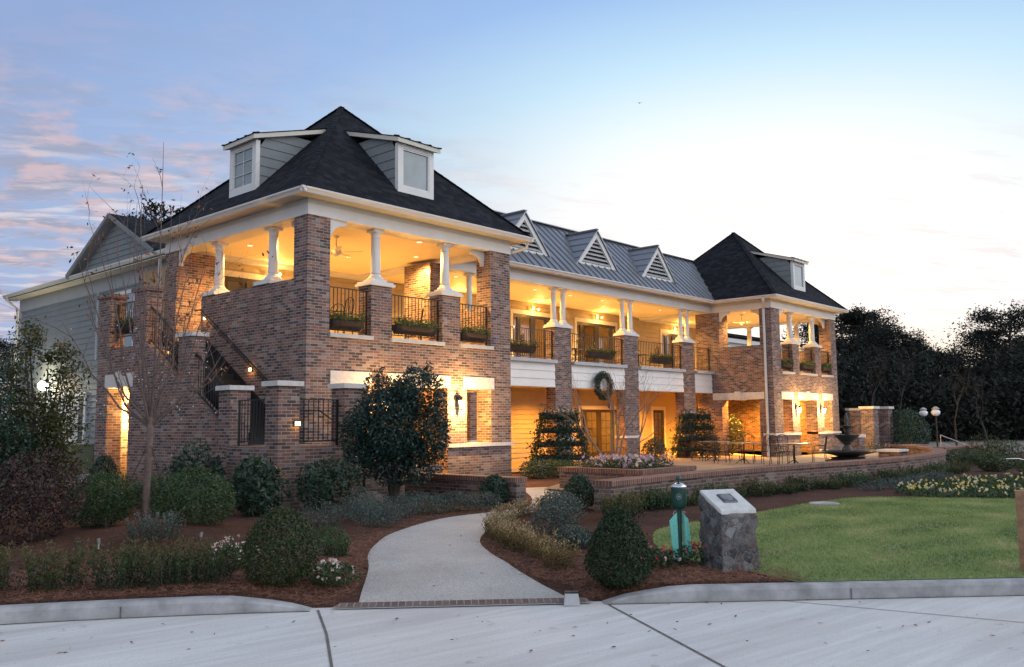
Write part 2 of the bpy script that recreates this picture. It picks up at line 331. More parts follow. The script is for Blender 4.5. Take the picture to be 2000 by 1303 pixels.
# ------------------------------------------------------------------ mesh helpers
class MB:
    def __init__(s): s.v = []; s.f = []; s.uv = {}
    def face(s, pts, uv=None):
        i = len(s.v); s.v += [tuple(map(float, p)) for p in pts]; s.f.append(tuple(range(i, i+len(pts))))
        if uv: s.uv[len(s.f)-1] = uv
    def hexa(s, p):   # p: 8 points, bottom 4 ccw then top 4
        i = len(s.v); s.v += [tuple(map(float, q)) for q in p]
        for f in ((3, 2, 1, 0), (4, 5, 6, 7), (0, 1, 5, 4), (1, 2, 6, 5), (2, 3, 7, 6), (3, 0, 4, 7)): s.f.append(tuple(i+k for k in f))
    def box(s, x0, x1, y0, y1, z0, z1):
        x0, x1 = sorted((x0, x1)); y0, y1 = sorted((y0, y1)); z0, z1 = sorted((z0, z1))
        s.hexa([(x0, y0, z0), (x1, y0, z0), (x1, y1, z0), (x0, y1, z0), (x0, y0, z1), (x1, y0, z1), (x1, y1, z1), (x0, y1, z1)])
        return s
    def bar(s, a, b, w, h):   # rectangular bar a->b, width w (horizontal), height h
        a = np.array(a, float); b = np.array(b, float); d = b-a; d /= np.linalg.norm(d)
        sd = np.cross(d, (0, 0, 1)); n = np.linalg.norm(sd); sd = np.array((1, 0, 0.)) if n < 1e-5 else sd/n
        u = np.cross(sd, d); w /= 2; h /= 2
        s.hexa([a-sd*w-u*h, a+sd*w-u*h, b+sd*w-u*h, b-sd*w-u*h, a-sd*w+u*h, a+sd*w+u*h, b+sd*w+u*h, b-sd*w+u*h]); return s
    def prism(s, poly, z0, z1):   # poly (x,y) ccw
        n = len(poly); i = len(s.v)
        s.v += [(float(x), float(y), float(z0)) for x, y in poly] + [(float(x), float(y), float(z1)) for x, y in poly]
        s.f.append(tuple(i+k for k in reversed(range(n)))); s.f.append(tuple(i+n+k for k in range(n)))
        for k in range(n): s.f.append((i+k, i+(k+1) % n, i+n+(k+1) % n, i+n+k))
        return s
    def extr(s, poly, o, ax, ay, az, dep):  # poly in (ax,ay) at origin o, extruded along az by dep
        o, ax, ay, az = [np.array(k, float) for k in (o, ax, ay, az)]; n = len(poly); i = len(s.v)
        s.v += [tuple(o+ax*x+ay*y) for x, y in poly] + [tuple(o+ax*x+ay*y+az*dep) for x, y in poly]
        s.f.append(tuple(i+k for k in reversed(range(n)))); s.f.append(tuple(i+n+k for k in range(n)))
        for k in range(n): s.f.append((i+k, i+(k+1) % n, i+n+(k+1) % n, i+n+k))
        return s
    def tube(s, pts, rad, n=6, cap=True):
        pts = [np.array(p, float) for p in pts]; m = len(pts)
        if not hasattr(rad, '__len__'): rad = [rad]*m
        i = len(s.v); ref = np.array((.31, .17, .93))
        for k, p in enumerate(pts):
            d = pts[min(k+1, m-1)]-pts[max(k-1, 0)]; d = d/(np.linalg.norm(d)+1e-9)
            a = np.cross(d, ref); a /= np.linalg.norm(a)+1e-9; b = np.cross(d, a)
            for j in range(n):
                th = 2*math.pi*j/n; s.v.append(tuple(p+rad[k]*(a*math.cos(th)+b*math.sin(th))))
        for k in range(m-1):
            for j in range(n):
                q = i+k*n; s.f.append((q+j, q+(j+1) % n, q+n+(j+1) % n, q+n+j))
        if cap:
            s.f.append(tuple(i+j for j in reversed(range(n)))); s.f.append(tuple(i+(m-1)*n+j for j in range(n)))
        return s
    def lathe(s, prof, c, n=16):  # prof [(r,z)]
        i = len(s.v); cx, cy, cz = c
        for r, z in prof:
            for j in range(n):
                th = 2*math.pi*j/n; s.v.append((cx+r*math.cos(th), cy+r*math.sin(th), cz+z))
        for k in range(len(prof)-1):
            for j in range(n):
                q = i+k*n; s.f.append((q+j, q+(j+1) % n, q+n+(j+1) % n, q+n+j))
        s.f.append(tuple(i+j for j in reversed(range(n)))); s.f.append(tuple(i+(len(prof)-1)*n+j for j in range(n)))
        return s
    def ball(s, c, r, n=10, m=7, sq=(1, 1, 1)):
        i = len(s.v)
        for k in range(m+1):
            ph = math.pi*k/m
            for j in range(n):
                th = 2*math.pi*j/n; s.v.append((c[0]+r*sq[0]*math.sin(ph)*math.cos(th), c[1]+r*sq[1]*math.sin(ph)*math.sin(th), c[2]+r*sq[2]*math.cos(ph)))
        for k in range(m):
            for j in range(n):
                q = i+k*n; s.f.append((q+j, q+n+j, q+n+(j+1) % n, q+(j+1) % n))
        return s
    def build(s, name, mat, parent=None, smooth=False):
        me = bpy.data.meshes.new(name); me.from_pydata(s.v, [], s.f)
        ul = me.uv_layers.new(name='UVMap'); data = np.empty(len(me.loops)*2, np.float32)
        V = s.v
        for p in me.polygons:
            cu = s.uv.get(p.index); n = p.normal; ls = p.loop_start
            ax, ay, az = abs(n.x), abs(n.y), abs(n.z)
            for k in range(p.loop_total):
                v = V[me.loops[ls+k].vertex_index]
                if cu: q = cu[k]
                elif az > ax and az > ay: q = (v[0], v[1])
                elif ax > ay: q = (v[1], v[2])
                else: q = (v[0], v[2])
                data[2*(ls+k)] = q[0]; data[2*(ls+k)+1] = q[1]
        ul.data.foreach_set('uv', data)
        if smooth: me.polygons.foreach_set('use_smooth', [True]*len(me.polygons))
        me.materials.append(mat); me.update()
        o = bpy.data.objects.new(name, me); COL.objects.link(o)
        if parent: o.parent = parent
        return o
def tag(o, label=None, cat=None, group=None, kind=None):
    if label: o['label'] = label
    if cat: o['category'] = cat
    if group: o['group'] = group
    if kind: o['kind'] = kind
    return o
def thing(name, label, cat, loc=(0, 0, 0), rz=0., group=None, sc=1.):
    o = bpy.data.objects.new(name, None); COL.objects.link(o); o.empty_display_size = .2
    o.location = loc; o.rotation_euler = (0, 0, rz); o.scale = (sc, sc, sc) if not hasattr(sc, '__len__') else sc
    return tag(o, label, cat, group)
def dup(o, loc, rz=0., sc=1., label=None, group=None, parent=None):
    c = o.copy(); COL.objects.link(c)
    if parent: c.parent = parent
    else:
        c.location = loc; c.rotation_euler = (0, 0, rz); c.scale = (sc, sc, sc) if not hasattr(sc, '__len__') else sc
        if label: c['label'] = label
        if group: c['group'] = group
    for ch in list(o.children): dup(ch, None, parent=c)
    return c
LAMP_GAIN = 5.0
def light(name, loc, power, col=WARM, r=.08, parent=None, spot=None, aim=(0, 0, -1)):
    l = bpy.data.lights.new(name, 'SPOT' if spot else 'POINT'); l.energy = power*LAMP_GAIN; l.color = col; l.shadow_soft_size = r
    o = bpy.data.objects.new(name, l); COL.objects.link(o); o.location = loc
    if spot:
        l.spot_size = spot; l.spot_blend = .6; o.rotation_euler = Vector(aim).to_track_quat('-Z', 'Y').to_euler()
    if parent: o.parent = parent
    return o
G = -.28      # level of the garden and of the ground floor
exec_later = []
# ------------------------------------------------------------------ ground, road, kerb
KO = np.array((-5.7, -10.7)); KT = np.array((.72, -.694)); KT = KT/np.linalg.norm(KT); KN = np.array((-KT[1], KT[0]))
def ts(x, y): p = np.array((x, y))-KO; return p@KT, p@KN
def xy(t_, s_): p = KO+KT*t_+KN*s_; return float(p[0]), float(p[1])
def kerb_s(t_):
    return -.033*(t_+1.2)**2 if -9 < t_ < -1.2 else (-.033*7.8**2+.5*(t_+9) if t_ <= -9 else -.012*max(0, t_-2))
ZR = -.42
def xyk(t_, s_): return xy(t_, s_)
def kerb_h(t_):   # kerb height above the road: tapers to nothing at the apron
    if t_ < 0: return .14*min(1, max(0, (-1.38-t_)/.75))**.6
    return .14*min(1, max(0, (t_-1.36)/.75))**.6
PATHL = [xyk(-1.16, .03), (-6.30, -9.98), (-5.95, -9.6), (-5.35, -8.95), (-4.80, -8.25), (-4.1, -7.55), (-3.14, -6.8), (-1.4, -6.0), (.46, -5.95), (1.4, -5.45), (2.6, -4.4), (4.3, -2.6)]
PATHR = [xyk(1.25, .03), (-4.82, -11.33), (-4.62, -10.80), (-4.25, -10.05), (-3.75, -9.25), (-3.05, -8.40), (-2.0, -7.60), (-.6, -6.85), (.9, -6.35), (2.3, -5.9), (3.9, -4.9), (5.4, -3.2)]
def smooth(pts, n=4):
    P = [np.array(p, float) for p in pts]; out = []
    for i in range(len(P)-1):
        a, b, c, d = P[max(i-1, 0)], P[i], P[i+1], P[min(i+2, len(P)-1)]
        for k in range(n):
            u = k/n; out.append(.5*((2*b)+(c-a)*u+(2*a-5*b+4*c-d)*u*u+(-a+3*b-3*c+d)*u**3))
    out.append(P[-1]); return out
PL = PATHL[:2]+[tuple(p) for p in smooth(PATHL[2:], 5)]; PR = PATHR[:2]+[tuple(p) for p in smooth(PATHR[2:], 5)]
LAWN = smooth([(-2.70, -11.0), (-2.85, -11.60), (-3.05, -12.2), (-3.27, -12.88)], 3)+[np.array(xy(q, kerb_s(q)+.146)) for q in (3.5, 4.2, 5., 6.5, 8., 10., 12.)]+[ np.array((9., -17.)), np.array((9.5, -13.5))]+smooth([(7.4, -12.1), (6.36, -10.08), (4.81, -9.68), (2.54, -9.66), (.93, -9.60), (-.5, -9.60), (-1.6, -10.15), (-2.70, -11.0)], 4)[:-1]
pathpts = np.array([(np.array(a)+np.array(b))/2 for a, b in zip(PL, PR)]); pathw = np.array([np.linalg.norm(np.array(a)-np.array(b))/2 for a, b in zip(PL, PR)])
def path_d(x, y):    # distance outside the path edge (negative on the path)
    dd = np.hypot(pathpts[:, 0]-x, pathpts[:, 1]-y)-pathw
    return float(dd.min())
def base_z(x, y):
    t_, s_ = ts(x, y); s_ -= kerb_s(t_)
    op = 1.-min(1, max(0, (abs(t_)-1.35)/.6))              # the apron opening
    ramp = ZR+.005+(G-ZR-.005)*min(1, max(0, s_/1.7))
    return op*min(ramp, G)+(1-op)*G
from mathutils import noise as mnoise
def in_poly(P, x, y):
    c = False; j = len(P)-1
    for i in range(len(P)):
        if (P[i][1] > y) != (P[j][1] > y) and x < (P[j][0]-P[i][0])*(y-P[i][1])/(P[j][1]-P[i][1])+P[i][0]: c = not c
        j = i
    return c
def ground_z(x, y):
    if x > -3.6 and y < -9.3 and in_poly(LAWN, x, y): return min(G, base_z(x, y))
    z = base_z(x, y); dp = path_d(x, y); f = min(1, max(0, (dp-.02)/.5))
    t_, s_ = ts(x, y); s_ -= kerb_s(t_)
    if s_ < 9:
        z += f*(.035*mnoise.noise((x*1.1, y*1.1, 0))+.018*mnoise.noise((x*4, y*4, 3))+.028)*min(1, max(0.15, s_/.8))*min(1, (9-s_)/2)
        z += .14*math.exp(-((x+5.6)**2+(y+4.3)**2)/1.1)
    return z
def axis(lo, hi, step, far):
    a = list(np.arange(lo, hi+1e-6, step)); g = step; v = a[-1]
    while v < far: g *= 1.35; v += g; a.append(v)
    v = a[0]; g = step
    while v > -far: g *= 1.35; v -= g; a.insert(0, v)
    return a
TT = axis(-7, 8, .16, 700.); SS = [0.]+[.08, .16]; v = .16; g = .16
while v < 12: v += g; SS.append(v)
while v < 900: g *= 1.3; v += g; SS.append(v)
gv = []; gf = []
for s_ in SS:
    for t_ in TT:
        kb = kerb_s(t_)+.15; x, y = xy(t_, kb+s_); z = ground_z(x, y)
        if s_ == 0: z = min(z, ZR+kerb_h(t_)-.012)
        gv.append((x, y, z))
nt_ = len(TT)
for j in range(len(SS)-1):
    for i in range(nt_-1): q = j*nt_+i; gf.append((q, q+1, q+nt_+1, q+nt_))
b = MB(); b.v = gv; b.f = gf
tag(b.build('ground', m_straw, smooth=True), kind='structure')
b = MB(); n0 = len(TT)
edge = [xy(t_, kerb_s(t_)+.155) for t_ in TT]; back = [xy(t_, -60) for t_ in TT]
for i in range(n0-1): b.face([(*back[i], ZR), (*back[i+1], ZR), (*edge[i+1], ZR), (*edge[i], ZR)])
# apron between the kerb ends
ap = [xy(-1.38, .1), xy(-1.0, -1.2), xy(-.95, -8), xy(5.2, -8), xy(1.42, .1)]
tag(b.build('road', m_road), kind='structure')
# tooled joints in the concrete: narrow dark grooves
m_joint = simple('joint_filler', (.13, .12, .11), .95, sc=20, var=.3)
def groove(pts, w, z, name='road_joint'):
    b = MB(); pts = [np.array(p, float) for p in pts]
    for a, c in zip(pts, pts[1:]):
        d = (c-a)/np.linalg.norm(c-a); n = np.array((-d[1], d[0]))*w/2
        b.face([(*(a-n), z), (*(c-n), z), (*(c+n), z), (*(a+n), z)])
    return tag(b.build(name, m_joint), kind='structure')
groove([(-6.60, -9.78), (-7.10, -10.6), (-7.72, -11.52), (-9.2, -13.8)], .022, ZR+.004)
groove([(-4.72, -11.70), (-5.3, -12.6), (-5.92, -13.56), (-7.6, -16.2)], .024, ZR+.004)
groove([xy(tq, kerb_s(tq)-.006) for tq in np.linspace(-9, -1.35, 30)], .018, ZR+.005)
groove([xy(tq, kerb_s(tq)-.006) for tq in np.linspace(1.38, 12, 30)], .018, ZR+.005)
groove([xy(3.05, -.02), xy(5.4, -1.6)], .012, ZR+.004)
# kerbs
def kerb(t0, t1, label):
    b = MB(); ts_ = np.linspace(t0, t1, 60)
    prof = lambda h: [(.0, ZR-.1), (.004, ZR+h*.75), (.018, ZR+h*.94), (.045, ZR+h), (.15, ZR+h), (.165, ZR-.1)]
    rings = [[(*xy(q, kerb_s(q)+px), pz) for px, pz in prof(max(.006, kerb_h(q)))] for q in ts_]
    u = 0
    for a, c in zip(rings, rings[1:]):
        for k in range(5): b.face([a[k], c[k], c[k+1], a[k+1]])
    b.face(list(reversed(rings[0]))); b.face(rings[-1])
    k = b.build('kerb', m_kerb, smooth=False); return tag(k, kind='structure')
kerb(-12, -1.36, ''); kerb(1.36, 14, '')
for q in (-3.0, 3.72):
    b = MB(); p = xy(q, kerb_s(q)-.0035); p2 = xy(q+.012, kerb_s(q)-.0035); h = kerb_h(q)
    b.face([(*p, ZR), (*p2, ZR), (*p2, ZR+h*.74), (*p, ZR+h*.74)]); tag(b.build('kerb_joint', m_joint), kind='structure')
# path
b = MB(); ds = 0.
for i in range(len(PL)-1):
    def pz(p): t9, s9 = ts(*p); return max(base_z(*p)+.014*min(1, max(.25, s9/.35)), ZR+.006)
    N = 8
    for k in range(N):
        f = lambda P, Q, u: tuple(np.array(P)*(1-u)+np.array(Q)*u)
        a, c = f(PL[i], PR[i], k/N), f(PL[i], PR[i], (k+1)/N); e, g2 = f(PL[i+1], PR[i+1], (k+1)/N), f(PL[i+1], PR[i+1], k/N)
        b.face([(*a, pz(a)), (*c, pz(c)), (*e, pz(e)), (*g2, pz(g2))])
tag(b.build('path', m_agg), kind='structure')
# brick band across the path at the road
b = MB(); BQ = [(-1.17, .055), (1.26, .055), (1.20, .185), (-1.10, .185)]
b.face([(*xy(*q), base_z(*xy(*q))+(.010 if q[1] < .1 else .016)) for q in BQ], [(0, 0), (2.43, 0), (2.37, .12), (.07, .12)])
m_band = brick('brick_band', [(0, (.21, .13, .11)), (.35, (.26, .17, .14)), (.7, (.30, .20, .17))], (.40, .38, .36), w=.068, h=.4, mw=.011)
tag(b.build('brick_band', m_band), kind='structure')
# lawn
def poly_sheet(poly, zf, name, mat, n=60):
    P = np.array(poly); lo = P.min(0); hi = P.max(0); b = MB()
    import bmesh
    bm = bmesh.new(); vs = [bm.verts.new((p[0], p[1], 0)) for p in P]; f = bm.faces.new(vs)
    bmesh.ops.triangulate(bm, faces=[f]); bmesh.ops.subdivide_edges(bm, edges=bm.edges[:], cuts=3, use_grid_fill=True)
    for q in bm.verts: q.co.z = zf(q.co.x, q.co.y)
    for q in bm.faces:
        if q.normal.z < 0: q.normal_flip()
    me = bpy.data.meshes.new(name); bm.to_mesh(me); bm.free(); me.materials.append(mat)
    o = bpy.data.objects.new(name, me); COL.objects.link(o); return o
def lawn_z(x, y):
    t9, s9 = ts(x, y); return G+.005+.017*min(1, max(0, (s9-kerb_s(t9)-.2)/.5))
tag(poly_sheet(LAWN, lambda x, y: lawn_z(x, y), 'lawn', m_lawn), kind='structure')

# ------------------------------------------------------------------ the clubhouse
club = thing('clubhouse', 'two storey brick clubhouse with two hip roofed pavilions and a metal roofed balcony wing', 'building', (3.4, 3.4, G))
CL = Vector((3.4, 3.4, G))
def part(mb, name, mat, parent=None, label=None, smooth=False):
    o = mb.build(name, mat, parent or club, smooth)
    if not parent: o.location = -CL
    if label: o['label'] = label
    return o
W0, D0, T = 6.86, 6.81, .55
ZB, ZF, ZG, ZAP, ZL, ZLB, Z1, Z1B, ZC = 6.09, 6.34, 6.57, 10.396, 2.53, 2.21, .75, .655, 4.65
XB = 23.42
def lap(p0, p1, z0, z1, expo, mb, nrm, t=.03):
    """overlapping boards between two points; each board leans out at its foot"""
    p0 = np.array(p0, float); p1 = np.array(p1, float); n = np.array(nrm, float); z = z0
    while z < z1-1e-4:
        h = min(expo, z1-z); a0, a1 = (*(p0+n*t), z), (*(p1+n*t), z); b1, b0 = (*(p1+n*.002), z+h), (*(p0+n*.002), z+h)
        mb.face([a0, a1, b1, b0]); mb.face([(*p0, z), (*p1, z), a1, a0]); z += h
    return mb
def railing(p0, p1, z0, z1, name='railing', gap=.115, parent=None):
    b = MB(); a = np.array((*p0, 0.)); c = np.array((*p1, 0.)); L = np.linalg.norm(c-a); d = (c-a)/L
    up_ = np.array((0, 0, 1.))
    b.bar(a+up_*z1, c+up_*z1, .045, .022); b.bar(a+up_*(z0), c+up_*(z0), .035, .022)
    n = max(2, int(round(L/gap)))
    for i in range(1, n): q = a+d*L*i/n; b.box(q[0]-.0075, q[0]+.0075, q[1]-.0075, q[1]+.0075, z0+.011, z1-.011)
    for q in (a+d*.02, c-d*.02): b.box(q[0]-.018, q[0]+.018, q[1]-.018, q[1]+.018, z0-.12, z1-.012)
    return part(b, name, m_iron, parent)
def column(x, y, z0, z1, r=.125, parent=None, base=.40):
    b = MB(); h = z1-z0
    b.lathe([(r*1.02, .20), (r, .26), (r*1.0, h*.33), (r*.86, h-.22)], (x, y, z0), 20)
    o = part(b, 'column', m_white, parent, smooth=True)
    b = MB(); hb = base/2
    b.box(x-hb, x+hb, y-hb, y+hb, z0, z0+.07); b.lathe([(r*1.62, .07), (r*1.68, .09), (r*1.62, .112), (r*1.30, .125), (r*1.32, .15), (r*1.12, .165), (r*1.05, .2)], (x, y, z0), 20); b.build('column_base', m_white, o)
    b = MB(); b.lathe([(r*.87, h-.22), (r*.97, h-.215), (r*.97, h-.185), (r*.87, h-.18), (r*.87, h-.13), (r*1.15, h-.07)], (x, y, z0), 20); b.box(x-r*1.25, x+r*1.25, y-r*1.25, y+r*1.25, z1-.07, z1-.002); b.build('capital', m_white, o)
    return o
def bracket(o, ax, h=.42, w=.5, t=.1):   # quarter bracket hanging under a beam: o top inner corner, ax out direction
    pl = [(0, 0), (0, -h), (.07, -h), (.09, -h*.78), (.16, -h*.55), (w*.55, -h*.36), (w*.8, -h*.30), (w, -.10), (w, 0)]
    ax = np.array(ax, float); b = MB(); b.extr(pl, o, ax, (0, 0, 1), np.cross(ax, (0, 0, 1.)), t)
    return part(b, 'bracket', m_white)
def door_set(x0, x1, z0, z1, Y, leaves, side, name='door', frame=m_dark):
    """casing, frame, glazed leaves; faces -Y"""
    b = MB(); c = .13
    b.box(x0-c, x0, Y-.04, Y+.02, z0, z1+c*1.3); b.box(x1, x1+c, Y-.04, Y+.02, z0, z1+c*1.3); b.box(x0, x1, Y-.042, Y+.02, z1, z1+c*1.3)
    dr = part(b, name, m_cream)
    b = MB(); ps = [x0]
    if side: ps.append(x0+side)
    L = ps[-1]; R = x1-side if side else x1
    for i in range(1, leaves): ps.append(L+(R-L)*i/leaves)
    if side: ps.append(R)
    ps.append(x1); panes = []
    for i, (a, e) in enumerate(zip(ps, ps[1:])):
        st = .15 if (e-a) > .5 else .06
        b.box(a, a+st, Y-.02, Y+.04, z0, z1); b.box(e-st, e, Y-.02, Y+.04, z0, z1)
        b.box(a+st, e-st, Y-.019, Y+.039, z0, z0+.24); b.box(a+st, e-st, Y-.019, Y+.039, z1-.13, z1)
        panes.append((a+st, e-st, z0+.24, z1-.13))
    b.build('door_frame', frame, dr)
    for (a, e, f, g) in panes:
        q = MB(); q.face([(a, Y+.012, f), (e, Y+.012, f), (e, Y+.012, g), (a, Y+.012, g)])
        q.build('pane', m_glass, dr)
        if e-a > .3:
            q = MB(); nr = 2 if z0 > 1 else 5
            for k_ in range(1, nr): zz_ = f+(g-f)*k_/nr; q.box(a, e, Y-.002, Y+.006, zz_-.012, zz_+.012)
            if z0 < 1: q.box((a+e)/2-.011, (a+e)/2+.011, Y-.003, Y+.007, f, g)
            q.build('muntin', frame, dr)
    q = MB(); xm = (ps[len(ps)//2]+.06); q.tube([(xm, Y-.05, z0+1.0), (xm, Y-.05, z0+1.12)], .012, 6); q.build('handle', m_chrome, dr)
    return dr

def pavilion(X0, mir):
    fx = (lambda l: X0+W0-l) if mir else (lambda l: X0+l)
    def bx(b, l0, l1, y0, y1, z0, z1): b.box(fx(l0), fx(l1), y0, y1, z0, z1)
    b = MB()
    # front, ground floor
    for l0, l1 in ((0, .8), (1.75, 2.5), (4.4, 5.11), (6.05, W0)): bx(b, l0, l1, 0, T, G-.1, ZLB)
    for l0, l1 in ((.8, 1.75), (5.11, 6.05)): bx(b, l0, l1, 0, T, G-.1, Z1B)
    bx(b, 0, W0, 0, T, ZLB, 3.30)
    # outer side
    bx(b, 0, T, T, D0, G-.1, 3.30); bx(b, 0, T, T, 4.76, 3.30, ZC)
    bx(b, 0, 1.15, 6.16, D0, 3.30, ZB)
    # court side
    bx(b, W0-T, W0, T, .68, G-.1, ZLB); bx(b, W0-T, W0, 2.45, 3.65, G-.1, 3.30); bx(b, W0-T, W0, T, 2.45, ZLB, 3.30)
    bx(b, W0-T, W0, T, 2.49, 3.30, 4.52); bx(b, W0-.8, W0, 2.49, 3.65, 3.30, ZB)
    # corner pillars of the upper floor
    bx(b, 0, .62, 0, T, 3.30, ZB); bx(b, 6.06, W0, 0, T, 3.30, ZB)
    wall = part(b, 'brick_wall', m_brick)
    for l0, l1 in ((1.85, 2.49), (4.21, 4.87)):
        b = MB(); bx(b, l0, l1, 0, .5, 3.301, ZC); p = part(b, 'brick_pier', m_brick)
        c = MB(); bx(c, l0-.065, l1+.065, -.065, .565, ZC, ZC+.06); bx(c, l0-.03, l1+.03, -.03, .53, ZC+.06, ZC+.11); c.build('pier_cap', m_white, p)
        column((fx(l0)+fx(l1))/2, .25, ZC+.11, ZB)
    for yy in (1.83, 4.36):
        c = MB(); bx(c, -.06, T+.06, yy-.33, yy+.33, ZC, ZC+.09); part(c, 'pier_cap', m_white)
        column(fx(T/2), yy, ZC+.09, ZB)
    # sills, lintels, water table
    for l0, l1 in ((.6, 1.87), (2.44, 4.25), (4.83, 6.1)):
        c = MB(); bx(c, l0, l1, -.075, .30, 3.302, 3.392); part(c, 'window_sill', m_sill)
    for l0, l1 in ((.66, 1.86), (2.36, 4.5), (4.97, 6.17)):
        c = MB(); bx(c, l0, l1, -.016, T-.06, ZLB-.006, ZL-.01)
        if l1-l0 > 2: bx(c, (l0+l1)/2-.16, (l0+l1)/2+.16, -.035, T-.09, ZLB-.03, ZL+.045)
        part(c, 'lintel', m_stone)
    for l0, l1 in ((-.05, 2.5), (4.4, W0+.05)):
        c = MB(); bx(c, l0, l1, -.06, T-.02, Z1B, Z1-.002); part(c, 'water_table', m_stone)
    c = MB(); bx(c, W0-T+.03, W0+.016, .44, 2.88, ZLB-.006, ZL-.03); bx(c, W0-T+.06, W0+.035, 1.5, 1.82, ZLB-.03, ZL+.02); part(c, 'lintel', m_stone)
    # floors and ceilings
    c = MB(); bx(c, T, W0-.8, T, D0-.05, 3.28, 3.335); bx(c, W0-.8, W0, 3.65, D0-.05, 3.28, 3.335); part(c, 'upper_floor', m_floor)
    c = MB(); bx(c, T, W0-T, T, D0-.05, 2.86, 2.9); part(c, 'lower_ceiling', m_ceil)
    c = MB(); bx(c, .06, W0-.06, .06, D0-.06, 6.20, 6.24); part(c, 'ceiling', m_ceil)
    c = MB(); bx(c, T, W0, T, D0-.3, G-.02, G+.02); part(c, 'ground_floor', m_floor)
    # entablature
    c = MB()
    for y0, y1 in ((-.02, .5), (D0-.5, D0+.02)): bx(c, -.02, W0+.02, y0, y1, ZB, ZF)
    for l0, l1 in ((-.02, .5), (W0-.5, W0+.02)): bx(c, l0, l1, .5, D0-.5, ZB, ZF)
    part(c, 'frieze', m_white)
    c = MB(); bx(c, -.005, W0+.005, -.005, .2, ZF, 6.49); bx(c, -.005, W0+.005, D0-.2, D0+.005, ZF, 6.49); bx(c, -.005, .2, .2, D0-.2, ZF, 6.49); bx(c, W0-.2, W0+.005, .2, D0-.2, ZF, 6.49)
    part(c, 'bed_mould', m_cream)
    c = MB(); o = .44
    bx(c, -o, W0+o, -o, -.005, 6.475, 6.50); bx(c, -o, W0+o, D0+.005, D0+o, 6.475, 6.50); bx(c, -o, -.005, -.005, D0+.005, 6.475, 6.50); bx(c, W0+.005, W0+o, -.005, D0+.005, 6.475, 6.50)
    part(c, 'soffit', m_cream)
    c = MB()
    def gut(p, q, n):  # K-style section swept p->q, n outward
        pf = [(0, 0), (.055, 0), (.075, .05), (.115, .085), (.115, .12), (.098, .12), (.094, .10), (.06, .07), (0, .07)]
        p = np.array(p, float); q = np.array(q, float); d = q-p; c.extr(pf, p, n, (0, 0, 1), d/np.linalg.norm(d), np.linalg.norm(d))
    x0, x1 = min(fx(0), fx(W0))-.40, max(fx(0), fx(W0))+.40; y0, y1 = -.40, D0+.40; e = .113
    gut((x0-e, y0, 6.452), (x1+e, y0, 6.452), (0, -1, 0)); gut((x1, y0-e+.002, 6.4525), (x1, (2.4 if mir is False else y1)+e, 6.4525), (1, 0, 0)); gut((x0, (2.36 if mir else y1)+e, 6.4525), (x0, y0-e+.002, 6.4525), (-1, 0, 0))
    part(c, 'gutter', m_gutter)
    # hip roof
    c = MB(); e = .47; x0, x1 = fx(0), fx(W0); x0, x1 = min(x0, x1)-e, max(x0, x1)+e; y0, y1 = -e, D0+e; zb = 6.555
    A = ((x0+x1)/2, (y0+y1)/2, ZAP); P = [(x0, y0, zb), (x1, y0, zb), (x1, y1, zb), (x0, y1, zb)]
    hw = (x1-x0)/2; sl = math.hypot(hw, ZAP-zb)
    for i in range(4): c.face([P[i], P[(i+1) % 4], A], [(0, 0), (2*hw, 0), (hw, sl)])
    c.face(list(reversed(P)))
    rf = part(c, 'roof', m_shing)
    c = MB()
    for p in P:
        p = np.array(p); a = np.array(A); n = 30
        for i in range(n):
            u0_, u1_ = i/n, (i+1.12)/n
            if u1_ > 1: u1_ = 1
            q0 = p+(a-p)*u0_; q1 = p+(a-p)*u1_; c.bar(q0+np.array((0, 0, .012)), q1+np.array((0, 0, .004)), .17, .02)
    c.build('ridge_cap', m_shing, rf)
    return fx
fA = pavilion(0., False)
fB = pavilion(XB, True)

